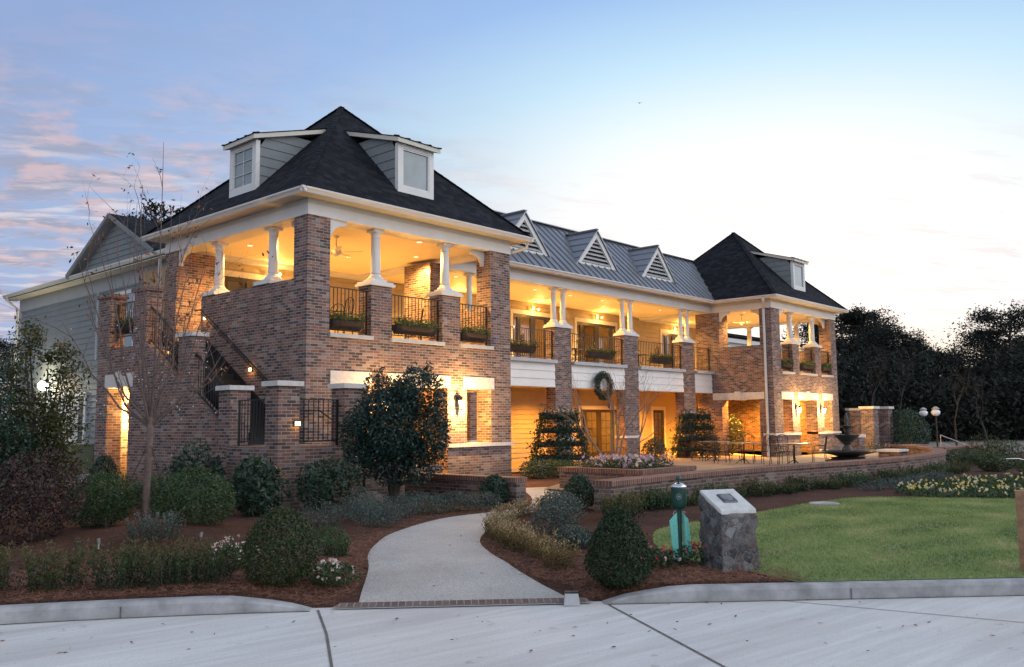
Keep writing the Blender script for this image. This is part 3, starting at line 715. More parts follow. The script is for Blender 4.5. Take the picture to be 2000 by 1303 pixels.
# shed dormers
def dormer(o, ax, n, bars):
    """o: centre of the face at the roof line, ax along the eave, n outward; slope of main roof .977"""
    o = np.array(o, float); ax = np.array(ax, float); n = np.array(n, float); hw = .62; zt = 1.30; s = .977; rs = .30
    def P(u, dpt, z): return o+ax*u-n*dpt+np.array((0, 0, z))
    back = (zt)/(s-rs)                       # where the shed meets the main roof
    b = MB(); tr = .16
    def fbox(u0, u1, z0, z1, d0=-.02, d1=.10):
        b.hexa([P(u0, d1, z0), P(u1, d1, z0), P(u1, d0, z0), P(u0, d0, z0), P(u0, d1, z1), P(u1, d1, z1), P(u1, d0, z1), P(u0, d0, z1)])
    fbox(-hw, -hw+tr, -.14, zt-.02); fbox(hw-tr, hw, -.14, zt-.02); fbox(-hw+tr, hw-tr, -.14, .16, -.019); fbox(-hw+tr, hw-tr, zt-.14, zt-.02, -.019)
    dm = part(b, 'dormer', m_white)
    for sgn in (-1, 1):
        b = MB(); u = sgn*(hw-.03); nb = 6
        for k in range(nb+1):
            z0 = -.1+k*(zt+rs*back+.1)/ (nb+2); z1 = z0+(zt+rs*back+.1)/(nb+2)
            def dmin(z): return max(.10, (z-zt)/rs)     # front limit under the shed roof
            def dmax(z): return max(.10, z/s)
            a0, a1, c0, c1 = dmin(z0), max(dmin(z0), dmax(z0)+.12), dmin(z1), max(dmin(z1), dmax(z1)+.12)
            if a0 >= back or z0 > zt+rs*back: break
            w0 = u+sgn*.02; b.face([P(w0, a0, z0), P(w0, a1, z0), P(u, c1, z1), P(u, c0, z1)]); b.face([P(u, a0, z0), P(u, a1, z0), P(w0, a1, z0), P(w0, a0, z0)])
        b.build('cheek_siding', m_sidg, dm)
    b = MB(); ov = .12; f0, f1 = -.16, back+.15
    def slab(u0, u1, d0, d1, lo, hi):
        b.hexa([P(u0, d1, zt+rs*d1+lo), P(u1, d1, zt+rs*d1+lo), P(u1, d0, zt+rs*d0+lo), P(u0, d0, zt+rs*d0+lo), P(u0, d1, zt+rs*d1+hi), P(u1, d1, zt+rs*d1+hi), P(u1, d0, zt+rs*d0+hi), P(u0, d0, zt+rs*d0+hi)])
    slab(-hw-ov, hw+ov, f0, f1, 0, .11); b.build('dormer_fascia', m_cream, dm)
    b = MB()
    for k in range(11):
        d0 = f0-.03+k*(f1-f0)/11; d1 = d0+(f1-f0)/11+.03; slab(-hw-ov-.025, hw+ov+.025, d0, d1, .112+.012*(1), .135)
    for k in range(5):
        u = -hw-ov+k*(2*(hw+ov))/4; slab(u-.02, u+.02, f0-.035, f0+.15, .136, .16)
    b.build('dormer_roof', m_shing, dm)
    b = MB(); b.face([P(-hw+tr, .03, .16), P(hw-tr, .03, .16), P(hw-tr, .03, zt-.14), P(-hw+tr, .03, zt-.14)] if True else None); b.build('window_pane', m_pane, dm)
    b = MB(); w = .035; u0, u1, z0, z1 = -hw+tr, hw-tr, .16, zt-.14
    for a in ((u0, u0+w, z0, z1), (u1-w, u1, z0, z1), (u0+w, u1-w, z0, z0+w), (u0+w, u1-w, z1-w, z1)): fbox(*a, -.005, .025)
    if bars:
        for k in range(1, 3): zz = z0+(z1-z0)*k/3; fbox(u0+w, u1-w, zz-.007, zz+.007, .004, .024)
        fbox(-.008, .008, z0+w, z1-w, .005, .026)
    b.build('window_sash', m_white, dm)
ry = lambda d: 6.555+.977*(d+.47)
dormer((3.45, .2, ry(.2)), (1, 0, 0), (0, -1, 0), None)
dormer((.16, 3.12, ry(.16)), (0, -1, 0), (-1, 0, 0), True)
dormer((XB+3.43, .2, ry(.2)), (1, 0, 0), (0, -1, 0), None)
dormer((XB+W0-.16, 3.4, ry(.16)), (0, 1, 0), (1, 0, 0), None)

# ---- central wing
PX = [8.60, 12.87, 17.14, 21.47]; YC = 2.9; YW = 6.70; XA = W0
for x in PX:
    b = MB(); b.box(x-.47, x+.47, YC, YC+.42, G-.1, Z1B); b.box(x-.47, x+.47, YC, YC+.42, Z1-.002, ZC); p = part(b, 'brick_pier', m_brick)
    b = MB(); b.box(x-.53, x+.53, YC-.06, YC+.48, Z1B, Z1-.002); b.build('water_table', m_stone, p)
    b = MB(); b.box(x-.53, x+.53, YC-.06, YC+.48, ZC, ZC+.06); b.box(x-.50, x+.50, YC-.03, YC+.45, ZC+.06, ZC+.11); b.build('pier_cap', m_white, p)
    for s in (-.27, .27): column(x+s, YC+.21, ZC+.11, ZB, .10, base=.34)
ed = [XA]+[v for x in PX for v in (x-.47, x+.47)]+[XB]
for a, c in zip(ed[::2], ed[1::2]):
    b = MB(); b.box(a+.002, c-.002, YC-.14, YC+.3, 3.352, 3.47); part(b, 'balcony_sill', m_sill)
    b = MB(); lap((a+.002, YC+.02), (c-.002, YC+.02), 2.52, 3.35, .28, b, (0, -1)); b.box(a+.002, c-.002, YC+.022, YC+.3, 2.51, 3.351); part(b, 'balcony_fascia', m_lap)
    if c-a > .6: railing((a+.01, YC+.12), (c-.01, YC+.12), 3.56, 4.50)
b = MB(); b.box(XA, XB, YC+.3, YW, 3.28, 3.36); part(b, 'upper_floor', m_floor)
b = MB(); b.box(XA, XB, YC+.3, YW, 2.70, 2.74); part(b, 'lower_ceiling', m_ceil)
b = MB(); b.box(XA+.02, XB-.02, YC+.3, YW+.3, 6.20, 6.24); part(b, 'ceiling', m_ceil)
b = MB(); b.box(XA+.02, XB-.02, YC-.04, YC+.48, ZB, ZF); part(b, 'frieze', m_white)
b = MB(); b.box(XA+.02, XB-.02, YC-.025, YC+.2, ZF, 6.49); part(b, 'bed_mould', m_cream)
b = MB(); b.box(XA+.445, XB-.445, YC-.42, YC-.026, 6.475, 6.50); part(b, 'soffit', m_cream)
b = MB(); b.extr([(0, 0), (.055, 0), (.075, .05), (.115, .085), (.115, .12), (.098, .12), (.094, .10), (.06, .07), (0, .07)], (XA+.52, YC-.42, 6.452), (0, -1, 0), (0, 0, 1), (1, 0, 0), XB-XA-1.04); part(b, 'gutter', m_gutter)
# metal roof: pans and standing seams (front and back slope)
YE, ZE, YR, ZRD = YC-.50, 6.57, 4.80, 8.91
sx = (ZRD-ZE)/(YR-YE)
b = MB(); xl, xr = 4.6, 25.4
b.hexa([(xl, YE, ZE-.03), (xr, YE, ZE-.03), (xr, YR, ZRD-.03), (xl, YR, ZRD-.03), (xl, YE, ZE), (xr, YE, ZE), (xr, YR, ZRD), (xl, YR, ZRD)])
nrm = np.array((0, -sx, 1.)); nrm /= np.linalg.norm(nrm)
x = xl+.1
while x < xr:
    p = np.array((x, YE, ZE))+nrm*.018; q = np.array((x, YR, ZRD))+nrm*.018; b.bar(p, q, .025, .044); x += .405
b.hexa([(xl, YR, ZRD-.03), (xr, YR, ZRD-.03), (xr, 2*YR-YE, ZE-.03), (xl, 2*YR-YE, ZE-.03), (xl, YR, ZRD), (xr, YR, ZRD), (xr, 2*YR-YE, ZE), (xl, 2*YR-YE, ZE)])
mr = part(b, 'metal_roof', m_metal)
b = MB(); b.bar((xl, YR, ZRD+.045), (xr, YR, ZRD+.045), .22, .03); b.build('ridge_cap', m_metal, mr)
# triangular louvred vents
for xc in (11.0, 15.17, 19.43):
    Yf, zb_, hw, zt = 3.02, 7.12, 1.30, 8.52; b = MB()
    yb = YE+(zt+.08-ZE)/sx
    # little roof: two planes from front edge back to the main roof
    ov = .06
    for s in (-1, 1):
        A0 = np.array((xc, Yf-ov, zt+.08)); B0 = np.array((xc+s*(hw+.10), Yf-ov, zb_-.03)); A1 = np.array((xc, yb+.05, zt+.08)); B1 = np.array((xc+s*(hw+.10), YE+(zb_-.03-ZE)/sx+.05, zb_-.03))
        dn_ = np.array((0, 0, -.05))
        P = [B0, A0, A1, B1] if s < 0 else [A0, B0, B1, A1]
        b.hexa([p+dn_ for p in P]+P)
        nn = np.cross(A0-B0, (0, 1., 0)); nn /= np.linalg.norm(nn); nn = nn if nn[2] > 0 else -nn
        for k in range(1, 5):
            u = k/5; p = A0*(1-u)+B0*u; q = A1*(1-u)+B1*u; b.bar(p+nn*.012, q+nn*.012, .022, .035)
    b.bar((xc, Yf-ov, zt+.11), (xc, yb+.05, zt+.11), .16, .03)
    gv_ = part(b, 'gable_vent', m_metal)
    b = MB()
    def tri(i, y0, y1, zz):   # frame members
        pass
    out = [(-hw, 0), (hw, 0), (0, zt-zb_)]; k = .80; c0 = .30*(zt-zb_)
    inn = [(-hw*.74, .13), (hw*.74, .13), (0, (zt-zb_)*.84)]
    for i in range(3):
        j = (i+1) % 3; b.extr([out[i], out[j], inn[j], inn[i]], (xc, Yf, zb_), (1, 0, 0), (0, 0, 1), (0, 1, 0), .09)
    b.build('vent_frame', m_white, gv_)
    b = MB(); z = .16; top = (zt-zb_)*.84
    while z < top-.06:
        w = hw*.74*(1-(z-.13)/(top-.13))-.01
        if w > .03: b.hexa([(xc-w, Yf+.10, zb_+z+.085), (xc+w, Yf+.10, zb_+z+.085), (xc+w, Yf+.02, zb_+z), (xc-w, Yf+.02, zb_+z), (xc-w, Yf+.10, zb_+z+.10), (xc+w, Yf+.10, zb_+z+.10), (xc+w, Yf+.02, zb_+z+.02), (xc-w, Yf+.02, zb_+z+.02)])
        z += .155
    b.build('louvre', m_tank, gv_)  # slats kept grey: the shadow among them is put into their colour
    b = MB(); b.face([(xc-hw*.8, Yf+.12, zb_+.05), (xc+hw*.8, Yf+.12, zb_+.05), (xc, Yf+.12, zt-.1)]); b.build('vent_back', m_iron, gv_)
# back wall of the porches, with openings for the doors
DU = [(1.67, 3.55), (14.35, 16.85), (18.5, 21.45), (25.3, 27.6)]; DL = [(18.65, 21.45), (24.35, 25.35)]
def back_wall(doors, z0, z1, zd, zd0, x0=.6, x1=29.7):
    b = MB(); xs = x0
    for a, c in doors+[(x1, None)]:
        lap((xs, YW), (a, YW), z0, z1, .19, b, (0, -1)); b.box(xs, a, YW+.001, YW+.12, z0, z1)
        if c: lap((a, YW), (c, YW), zd, z1, .19, b, (0, -1)); b.box(a, c, YW+.001, YW+.12, zd, z1); xs = c
    return part(b, 'siding_wall', m_sidt)
back_wall(DU, 3.28, 6.19, 5.68, 3.36); back_wall(DL, G, 2.86, 1.86, G)
for a, c in DU: door_set(a+.02, c-.02, 3.36, 5.66, YW-.02, 2 if c-a < 2.2 else 2, 0 if c-a < 2.2 else .32)
door_set(18.67, 21.43, G+.02, 1.84, YW-.02, 2, .34, frame=m_wood); door_set(24.37, 25.33, G+.02, 1.84, YW-.02, 1, 0, frame=m_wood)
for z0, z1 in ((3.3, 6.05), (G, 2.7)):
    b = MB()
    for xx in (17.6, 22.6): b.box(xx-.1, xx+.1, YW-.05, YW-.02, z0+.04, z1)
    part(b, 'corner_board', m_cream)
# rooms behind the glass
m_room = simple('room_wall', (.38, .26, .14), .8, sc=2, var=.2)
for z0, z1, doors in ((3.3, 5.95, DU), (G, 2.6, DL)):
    b = MB(); b.box(.7, 29.6, 9.6, 9.65, z0, z1); b.box(.7, 29.6, YW+.125, 9.6, z0-.04, z0); b.box(.7, 29.6, YW+.125, 9.6, z1, z1+.04)
    for xx in (.7, 12.5, 17.7, 23, 29.5): b.box(xx, xx+.06, YW+.125, 9.6, z0, z1)
    part(b, 'interior_room', m_room)
    for a, c in doors:
        for xx in ([(a+c)/2-.45, (a+c)/2+.45] if c-a > 2 else [(a+c)/2]):
            zz = z0+ (2.05 if z0 > 1 else 1.75)
            b = MB(); b.ball((xx, 8.2, zz), .10, 10, 7, (1, 1, .8)); b.tube([(xx, 8.2, zz+.08), (xx, 8.2, z1)], .008, 5)
            part(b, 'pendant_lamp', m_lamp)
            light('pendant_light', (xx, 8.2, zz-.16), 16 if z0 > 1 else 40, WARM, .1, None)
# shelves of the shop seen through the lower doors
b = MB()
for k in range(9):
    b.box(18.9, 21.3, 8.9, 9.2, G+.25+k*.17, G+.27+k*.17)
sh = part(b, 'display_shelf', m_wood)
m_stock = simple('folded_stock', (.7, .62, .45), .8, sc=11, var=.5)
b = MB()
for k in range(9):
    x = 18.95
    while x < 21.2:
        w = random.uniform(.06, .2)
        if random.random() < .75: b.box(x, x+w*.9, 8.92, 9.15, G+.272+k*.17, G+.272+k*.17+random.uniform(.05, .13))
        x += w
b.build('shelf_stock', m_stock, sh)
# brackets
bracket((.62, .15, ZB), (1, 0, 0)); bracket((6.06, .25, ZB), (-1, 0, 0)); bracket((.15, 6.16, ZB), (0, -1, 0)); bracket((.25, .55, ZB), (0, 1, 0))
bracket((XB+6.24, .25, ZB), (-1, 0, 0)); bracket((XB+.8, .15, ZB), (1, 0, 0)); bracket((XB+.15, 2.49, ZB), (0, -1, 0)); bracket((XB+.25, .55, ZB), (0, 1, 0)); bracket((XB+W0-.3, 6.16, ZB), (0, -1, 0)); bracket((XB+W0-.2, .55, ZB), (0, 1, 0))
# upper railings of the pavilions
for fx in (fA, fB):
    for l0, l1 in ((.63, 1.84), (2.50, 4.20), (4.88, 6.05)):
        a, c = sorted((fx(l0), fx(l1))); railing((a, .16), (c, .16), 3.49, 4.50)
# downspouts
def spout(pts, r=.045):
    b = MB(); b.tube(pts, r, 8); return part(b, 'downspout', m_gutter, smooth=False)
spout([(XB-.45, .12, 6.47), (XB-.44, .12, 6.36), (XB-.07, .30, 6.02), (XB-.07, .30, .85), (XB-.12, .30, .62), (XB-.12, .30, G+.05)], .055)
spout([(W0+.44, -.3, 6.46), (W0+.42, -.28, 6.3), (W0+.06, .25, 6.12), (W0+.06, .25, 6.0)], .05)
# main block behind and the two side wings
b = MB(); b.box(.95, 29.3, 9.7, 17.5, G, 6.3); part(b, 'main_block', m_sidg)
b = MB(); b.prism([(.6, 7.0), (29.7, 7.0), (29.7, 18), (.6, 18)], 6.30, 6.44); part(b, 'flat_roof', m_shing)
# left wing: grey lap siding
XW = .90; YL0, YL1 = 6.85, 20.55
b = MB(); lap((XW, YL1), (XW, YL0), G, 6.05, .20, b, (-1, 0)); b.box(XW+.001, XW+6, YL0, YL1, G, 6.3); lw = part(b, 'siding_wall', m_sidg)
b = MB(); b.box(XW-.03, XW, YL0, YL1, 5.78, 6.24); b.box(XW-.04, XW, YL1-.22, YL1+.01, G, 5.78); b.box(XW-.035, XW, 13.25, 13.40, 3.5, 5.78); part(b, 'trim_board', m_trimg)
b = MB(); b.box(.45, XW-.03, YL0-.05, YL1+.4, 6.24, 6.27); part(b, 'soffit', m_cream)
b = MB(); b.extr([(0, 0), (.055, 0), (.075, .05), (.115, .085), (.115, .12), (.098, .12), (.094, .10), (.06, .07), (0, .07)], (.47, YL0+.25, 6.30), (-1, 0, 0), (0, 0, 1), (0, 1, 0), YL1+.4-YL0-.25); part(b, 'gutter', m_gutter)
b = MB(); ze = 6.40
b.hexa([(.42, YL0, ze-.1), (7.5, YL0, ze+.15), (7.5, YL1+.45, ze+.15), (.42, YL1+.45, ze-.1), (.42, YL0, ze), (7.5, YL0, ze+.3), (7.5, YL1+.45, ze+.3), (.42, YL1+.45, ze)]); part(b, 'wing_roof', m_shing)
spout([(.42, YL1+.1, 6.36), (.45, YL1+.1, 6.2), (.82, YL1+.08, 5.9), (.82, YL1+.08, G)])
spout([(.42, 7.2, 6.36), (.45, 7.2, 6.2), (-.1, 6.95, 5.95), (-.06, 6.93, 3.6)])
# its gable
gy, gh, gz = 11.45, 2.95, 6.50; b = MB(); X_ = .62
n = 8
for k in range(n):
    z0 = gz+k*(1.45/n); z1 = z0+1.45/n; w0 = gh*(1-k/n); w1 = gh*(1-(k+1)/n)
    b.face([(X_-.02, gy+w0, z0), (X_-.02, gy-w0, z0), (X_, gy-w1, z1), (X_, gy+w1, z1)] if w1 > 0 else [(X_-.02, gy+w0, z0), (X_-.02, gy-w0, z0), (X_, gy, z1)])
    b.face([(X_+.01, gy+w0, z0), (X_+.01, gy-w0, z0), (X_-.02, gy-w0, z0), (X_-.02, gy+w0, z0)])
b.face([(X_+.015, gy+gh+.2, gz), (X_+.015, gy-gh-.2, gz), (X_+.015, gy, gz+1.56)])
gb = part(b, 'roof_gable', m_sidg)
for s in (-1, 1):
    b = MB(); A0 = np.array((X_-.30, gy, gz+1.60)); B0 = np.array((X_-.30, gy+s*(gh+.25), gz-.02)); dx = np.array((6., 0, 0))
    P = [B0, A0, A0+dx, B0+dx] if s > 0 else [A0, B0, B0+dx, A0+dx]
    b.hexa([p-np.array((0, 0, .06)) for p in P]+P); b.build('gable_roof', m_shing, gb); b = MB(); dx2 = np.array((.31, 0, 0)); P = [B0, A0, A0+dx2, B0+dx2] if s > 0 else [A0, B0, B0+dx2, A0+dx2]
    b.hexa([p-np.array((0, 0, .16)) for p in P]+[p-np.array((0, 0, .063)) for p in P]); b.build('gable_soffit', m_trimg, gb)
    b = MB(); b.bar(A0+np.array((-.012, 0, -.07)), B0+np.array((-.012, 0, -.07)), .02, .13); b.build('rake_board', m_sidg, gb)
# wing windows on the upper floor
for y0, y1 in ((8.3, 9.5), (10.6, 12.4)):
    b = MB(); c = .12
    for a in ((y0-c, y0, 3.6, 5.62), (y1, y1+c, 3.6, 5.62), (y0, y1, 5.5, 5.62), (y0, y1, 3.6, 3.7)): b.box(XW-.06, XW, a[0], a[1], a[2], a[3])
    w = part(b, 'window', m_white); q = MB(); q.face([(XW-.032, y1, 3.7), (XW-.032, y0, 3.7), (XW-.032, y0, 5.5), (XW-.032, y1, 5.5)]); q.build('pane', m_pane, w)
    q = MB(); q.box(XW-.05, XW-.03, (y0+y1)/2-.02, (y0+y1)/2+.02, 3.7, 5.5); q.box(XW-.048, XW-.03, y0, y1, 4.9, 4.93); q.build('muntin', m_white, w)
# the service door of the wing
b = MB()
for a in ((13.92, 14.08, G, 2.45), (15.85, 16.01, G, 2.45), (14.08, 15.85, 2.32, 2.45)): b.box(XW-.06, XW-.005, *a[:2], *a[2:])
sdr = part(b, 'service_door', m_white)
b = MB(); b.box(XW-.03, XW-.004, 14.55, 15.85, G, 2.32); b.build('door_leaf', m_white, sdr)
b = MB(); b.box(XW-.028, XW-.003, 14.08, 14.55, G, 2.32); b.build('door_gap', m_dark, sdr)
# right wing and rear range behind the far pavilion
b = MB(); lap((45, 9.3), (30.4, 9.3), G, 6.05, .2, b, (0, -1)) if False else lap((30.6, 9.3), (50.5, 9.3), G, 6.05, .2, b, (0, -1)); b.box(30.6, 50.5, 9.301, 15, G, 6.3); part(b, 'rear_range', m_lap)
b = MB(); b.box(30.6, 50.5, 9.0, 9.3, 6.05, 6.30); part(b, 'frieze', m_white)
b = MB(); b.hexa([(30.3, 8.85, 6.40), (50.9, 8.85, 6.40), (50.9, 14, 7.0), (30.3, 14, 7.0), (30.3, 8.85, 6.55), (50.9, 8.85, 6.55), (50.9, 14, 7.15), (30.3, 14, 7.15)]); part(b, 'wing_roof', m_shing)

# ---- outside stair on the left, its landing and piers
XS, XL = -1.55, -2.0
b = MB()
b.box(XL, XL+.3, -1.55, -.15, G-.1, .85); b.box(XL+.48, -.43, -2., -1.7, G-.1, .85); b.box(XL+.3, 0, -1.7, .55, .68, .85)       # landing
b.box(XL+.3, XS+.3, -.45, -.15, G-.1, .68); b.box(XS, XS+.3, -.15, .52, G-.1, .85)
b.box(.12, 2.3, -2., -1.72, G-.1, .35)
# stringer wall beside the upper flight, sloped top
def zs(y): return 1.25+.575*(y-.94)
for y0, y1 in ((1.0, 2.27), (2.88, 4.6)):
    b.hexa([(XS, y0, G-.1), (XS+.3, y0, G-.1), (XS+.3, y1, G-.1), (XS, y1, G-.1), (XS, y0, zs(y0)), (XS+.3, y0, zs(y0)), (XS+.3, y1, zs(y1)), (XS, y1, zs(y1))])
# upper landing block with the passage under it
b.box(XS, XS+.40, 4.6, 5.37, G-.1, 2.28); b.box(XS, XS+.40, 6.65, 7.32, G-.1, 2.28); b.box(XS, XS+.40, 4.6, 7.32, 2.28, 3.30)
b.box(XS+.40, .88, 7.0, 7.32, G-.1, 3.30); b.box(XS+.41, -.02, 4.75, 4.95, G-.1, 3.1)
part(b, 'stair_wall', m_brick, label='brick wall and stringer of the outside stair')
# projecting sloped band on the stringer
b = MB(); b.bar((XS-.012, 1.0, .92), (XS-.012, 2.3, 1.70), .03, .07); part(b, 'stringer_band', m_brick)
for (x0, x1, y0, y1, zt, cap) in ((XL, XL+.48, -2., -1.55, 2.03, 1), (XS, XS+.48, .52, 1.0, 2.04, 1), (-.43, .05, -2., -1.55, 2.02, 1), (XS, XS+.34, 2.27, 2.88, 3.34, 1), (XS, XS+.40, 4.6, 5.27, 4.66, 0), (XS, XS+.40, 6.65, 7.32, 4.68, 0)):
    b = MB(); b.box(x0, x1, y0, y1, G-.1 if zt < 4 else 3.302, zt); p = part(b, 'stair_pier', m_brick)
    b = MB(); b.box(x0-.06, x1+.06, y0-.06, y1+.06, zt, zt+.10); b.build('pier_cap', m_stone if cap else m_brick, p)
b = MB(); b.box(XS-.016, XS+.3, 5.2, 6.8, 2.274, 2.62); b.box(XS-.035, XS+.25, 5.88, 6.14, 2.25, 2.68); part(b, 'lintel', m_stone)
b = MB(); b.box(XS+.40, .9, 4.96, 7.0, 3.2, 3.3); part(b, 'stair_landing', m_floor)
b = MB(); ns = 15
for k in range(ns):
    y0 = .55+k*.272; z0 = .85+k*.17; b.box(-1.07, -.004, y0, y0+.29, z0+.165-.03, z0+.165); b.box(-1.068, -.005, y0+.004, y0+.02, z0-.03, z0+.136)
b.hexa([(-1.10, .52, .83), (-1.071, .52, .83), (-1.071, 4.66, 3.36), (-1.10, 4.66, 3.36), (-1.10, .52, 1.13), (-1.071, .52, 1.13), (-1.071, 4.66, 3.66), (-1.10, 4.66, 3.66)])
b.hexa([(-.025, .6, .9), (-.003, .6, .9), (-.003, 4.66, 3.45), (-.025, 4.66, 3.45), (-.025, .6, 1.12), (-.003, .6, 1.12), (-.003, 4.66, 3.68), (-.025, 4.66, 3.68)])
part(b, 'stair_treads', m_step)
b = MB()
for k in range(6):
    x0 = .25+k*.30; z1 = .85-(k+1)*.175; b.box(x0, x0+.32, -1.69, -.02, z1-.03, z1); b.box(x0-.001, x0+.015, -1.69, -.02, z1, z1+.15)
part(b, 'stair_treads', m_step)
railing((XL+.25, -1.54), (XL+.25, -.17), .95, 1.79); railing((XL+.49, -1.78), (-.44, -1.78), .95, 1.78); railing((XS+.2, 5.28), (XS+.2, 6.64), 3.62, 4.50)
def slope_rail(x, y0, y1, lo, hi):
    b = MB(); zz = lambda y: zs(y)+.02
    b.bar((x, y0, zz(y0)+hi), (x, y1, zz(y1)+hi), .05, .045); b.bar((x, y0, zz(y0)+lo), (x, y1, zz(y1)+lo), .035, .025)
    y = y0+.1
    while y < y1: b.box(x-.008, x+.008, y-.008, y+.008, zz(y)+lo, zz(y)+hi); y += .115
    part(b, 'railing', m_iron)
slope_rail(XS+.12, 1.01, 2.26, .06, .88); slope_rail(XS+.12, 2.89, 4.58, .06, .88)
b = MB(); b.tube([(-.07, 4.95, 4.30), (-.07, 4.65, 4.30), (-.07, 1.2, 2.17), (-.07, .6, 1.80)], .022, 8); b.tube([(-.07, 4.65, 4.22), (-.07, 1.2, 2.09), (-.07, .6, 1.72)], .014, 6)
for y in (4.6, 3.3, 2., .9):
    zc = 4.27-(4.6-y)*.62; b.tube([(0, y, zc-.06), (-.07, y, zc-.03)], .01, 5)
part(b, 'handrail', m_iron)
b = MB(); b.tube([(-.3, -.1, 1.60), (.30, -.1, 1.60), (1.9, -.1, .66)], .02, 8); part(b, 'handrail', m_iron); b = MB(); b.tube([(.35, -1.55, 1.35), (1.9, -1.55, .45)], .02, 8); part(b, 'handrail', m_iron)
# ------------------------------------------------------------------ garden walls
def wall_path(name, pts, th, zt, label, cat='garden wall', zb=G-.1, cap_over=.035):
    P = [np.array(p, float) for p in pts]; t_ = thing(name, label, cat, (*P[0], G)); off = Vector((*P[0], G))
    def strip(w, z0, z1, nm, mat, capuv):
        L, R, S_ = [], [], [0.]
        for i, p in enumerate(P):
            d = P[min(i+1, len(P)-1)]-P[max(i-1, 0)]; d /= np.linalg.norm(d); n = np.array((-d[1], d[0])); L.append(p+n*w/2); R.append(p-n*w/2)
            if i: S_.append(S_[-1]+np.linalg.norm(P[i]-P[i-1]))
        b = MB()
        for i in range(len(P)-1):
            a, c = S_[i], S_[i+1]
            for A, B, fl in ((R[i], R[i+1], 0), (L[i+1], L[i], 1)):
                u0_, u1_ = (a, c) if not fl else (c, a)
                b.face([(*A, z0), (*B, z0), (*B, z1), (*A, z1)], [(u0_, z0-z1), (u1_, z0-z1), (u1_, -.001), (u0_, -.001)] if capuv else [(u0_, z0), (u1_, z0), (u1_, z1), (u0_, z1)])
            b.face([(*R[i], z1), (*R[i+1], z1), (*L[i+1], z1), (*L[i], z1)], [(a, .001), (c, .001), (c, .001+min(w, .31)), (a, .001+min(w, .31))])
            if z0 > G: b.face([(*L[i], z0), (*L[i+1], z0), (*R[i+1], z0), (*R[i], z0)])
        b.face([(*L[0], z0), (*R[0], z0), (*R[0], z1), (*L[0], z1)], [(0, z0), (w, z0), (w, z1), (0, z1)]); b.face([(*R[-1], z0), (*L[-1], z0), (*L[-1], z1), (*R[-1], z1)], [(0, z0), (w, z0), (w, z1), (0, z1)])
        o = b.build(nm, mat, t_); o.location = -off; return o
    strip(th, zb, zt-.095, 'wall_body', m_brick, False); strip(th+2*cap_over, zt-.095, zt, 'brick_coping', m_cap, True)
    return t_
wall_path('garden_wall', [(.99, -5.56), (.99, -2.4)], .27, .255, 'low brick garden wall ending in a squared end beside the path, left of the curved wall')
W2 = smooth([(.75, -7.62), (3, -7.55), (5.5, -7.62), (8, -7.86), (11, -8.3), (13.8, -8.45), (17, -8.2), (19.5, -7.55), (21.5, -6.75), (23.2, -5.9), (24.3, -5.0), (24.6, -4.2)], 4)
wall_path('terrace_wall', W2, .34, .28, 'long curving brick terrace wall with rowlock coping sweeping behind the lawn')
wall_path('terrace_wall', [(21.3, -7.05), (23.2, -7.1), (25.4, -7.2)], .34, .30, 'short straight brick wall running right from the curve of the terrace wall')
# square raised planter
pl = thing('raised_planter', 'square raised brick planter full of pansies in front of the balcony wing', 'planter', (5.0, -4.4, G))
b = MB(); x0, x1, y0, y1 = 4.55, 6.75, -5.9, -3.6; w = .25; zt = .14
for a in ((x0, x1, y0, y0+w), (x0, x1, y1-w, y1), (x0, x0+w, y0+w, y1-w), (x1-w, x1, y0+w, y1-w)): b.box(*a, G-.1, zt)
o = b.build('brick_wall', m_brick, pl); o.location = (-5, 4.4, -G)
c = .03
for q in ((x0-c, x1+c, y0-c, y0+w), (x0-c, x1+c, y1-w, y1+c), (x0-c, x0+w, y0+w, y1-w), (x1-w, x1+c, y0+w, y1-w)):
    b = MB(); b.box(*q, zt, zt+.10); o = b.build('brick_coping', m_cap, pl); o.location = (-5, 4.4, -G)
b = MB(); b.box(x0+w, x1-w, y0+w, y1-w, zt-.1, zt+.03); o = b.build('soil_fill', m_soil, pl); o.location = (-5, 4.4, -G)
# terrace paving
m_pave = brick('terrace_paving', [(0, (.22, .18, .15)), (.4, (.27, .21, .17)), (.75, (.24, .17, .14))], (.30, .27, .24), w=.21, h=.105, mw=.008)
ter = [(3.2, -7.3)]+[tuple(p+np.array((0, .2))) for p in W2[5:-2]]+[(24.2, -1.0), (24.2, -.02), (23.42, -.02), (23.42, 6.5), (6.9, 6.5), (6.9, 3.0), (9.5, 1.2), (7.2, -2.0), (4.2, -3.4)]
tag(poly_sheet([np.array(p) for p in ter], lambda x, y: G+.045, 'terrace', m_pave), kind='structure')
tag(poly_sheet([np.array(p) for p in [(24.2, -4.6), (27, -6.8), (70, -6.8), (70, 9), (30.3, 9), (30.3, -.02), (24.2, -.02)]], lambda x, y: G+.03, 'terrace', m_pave), kind='structure')

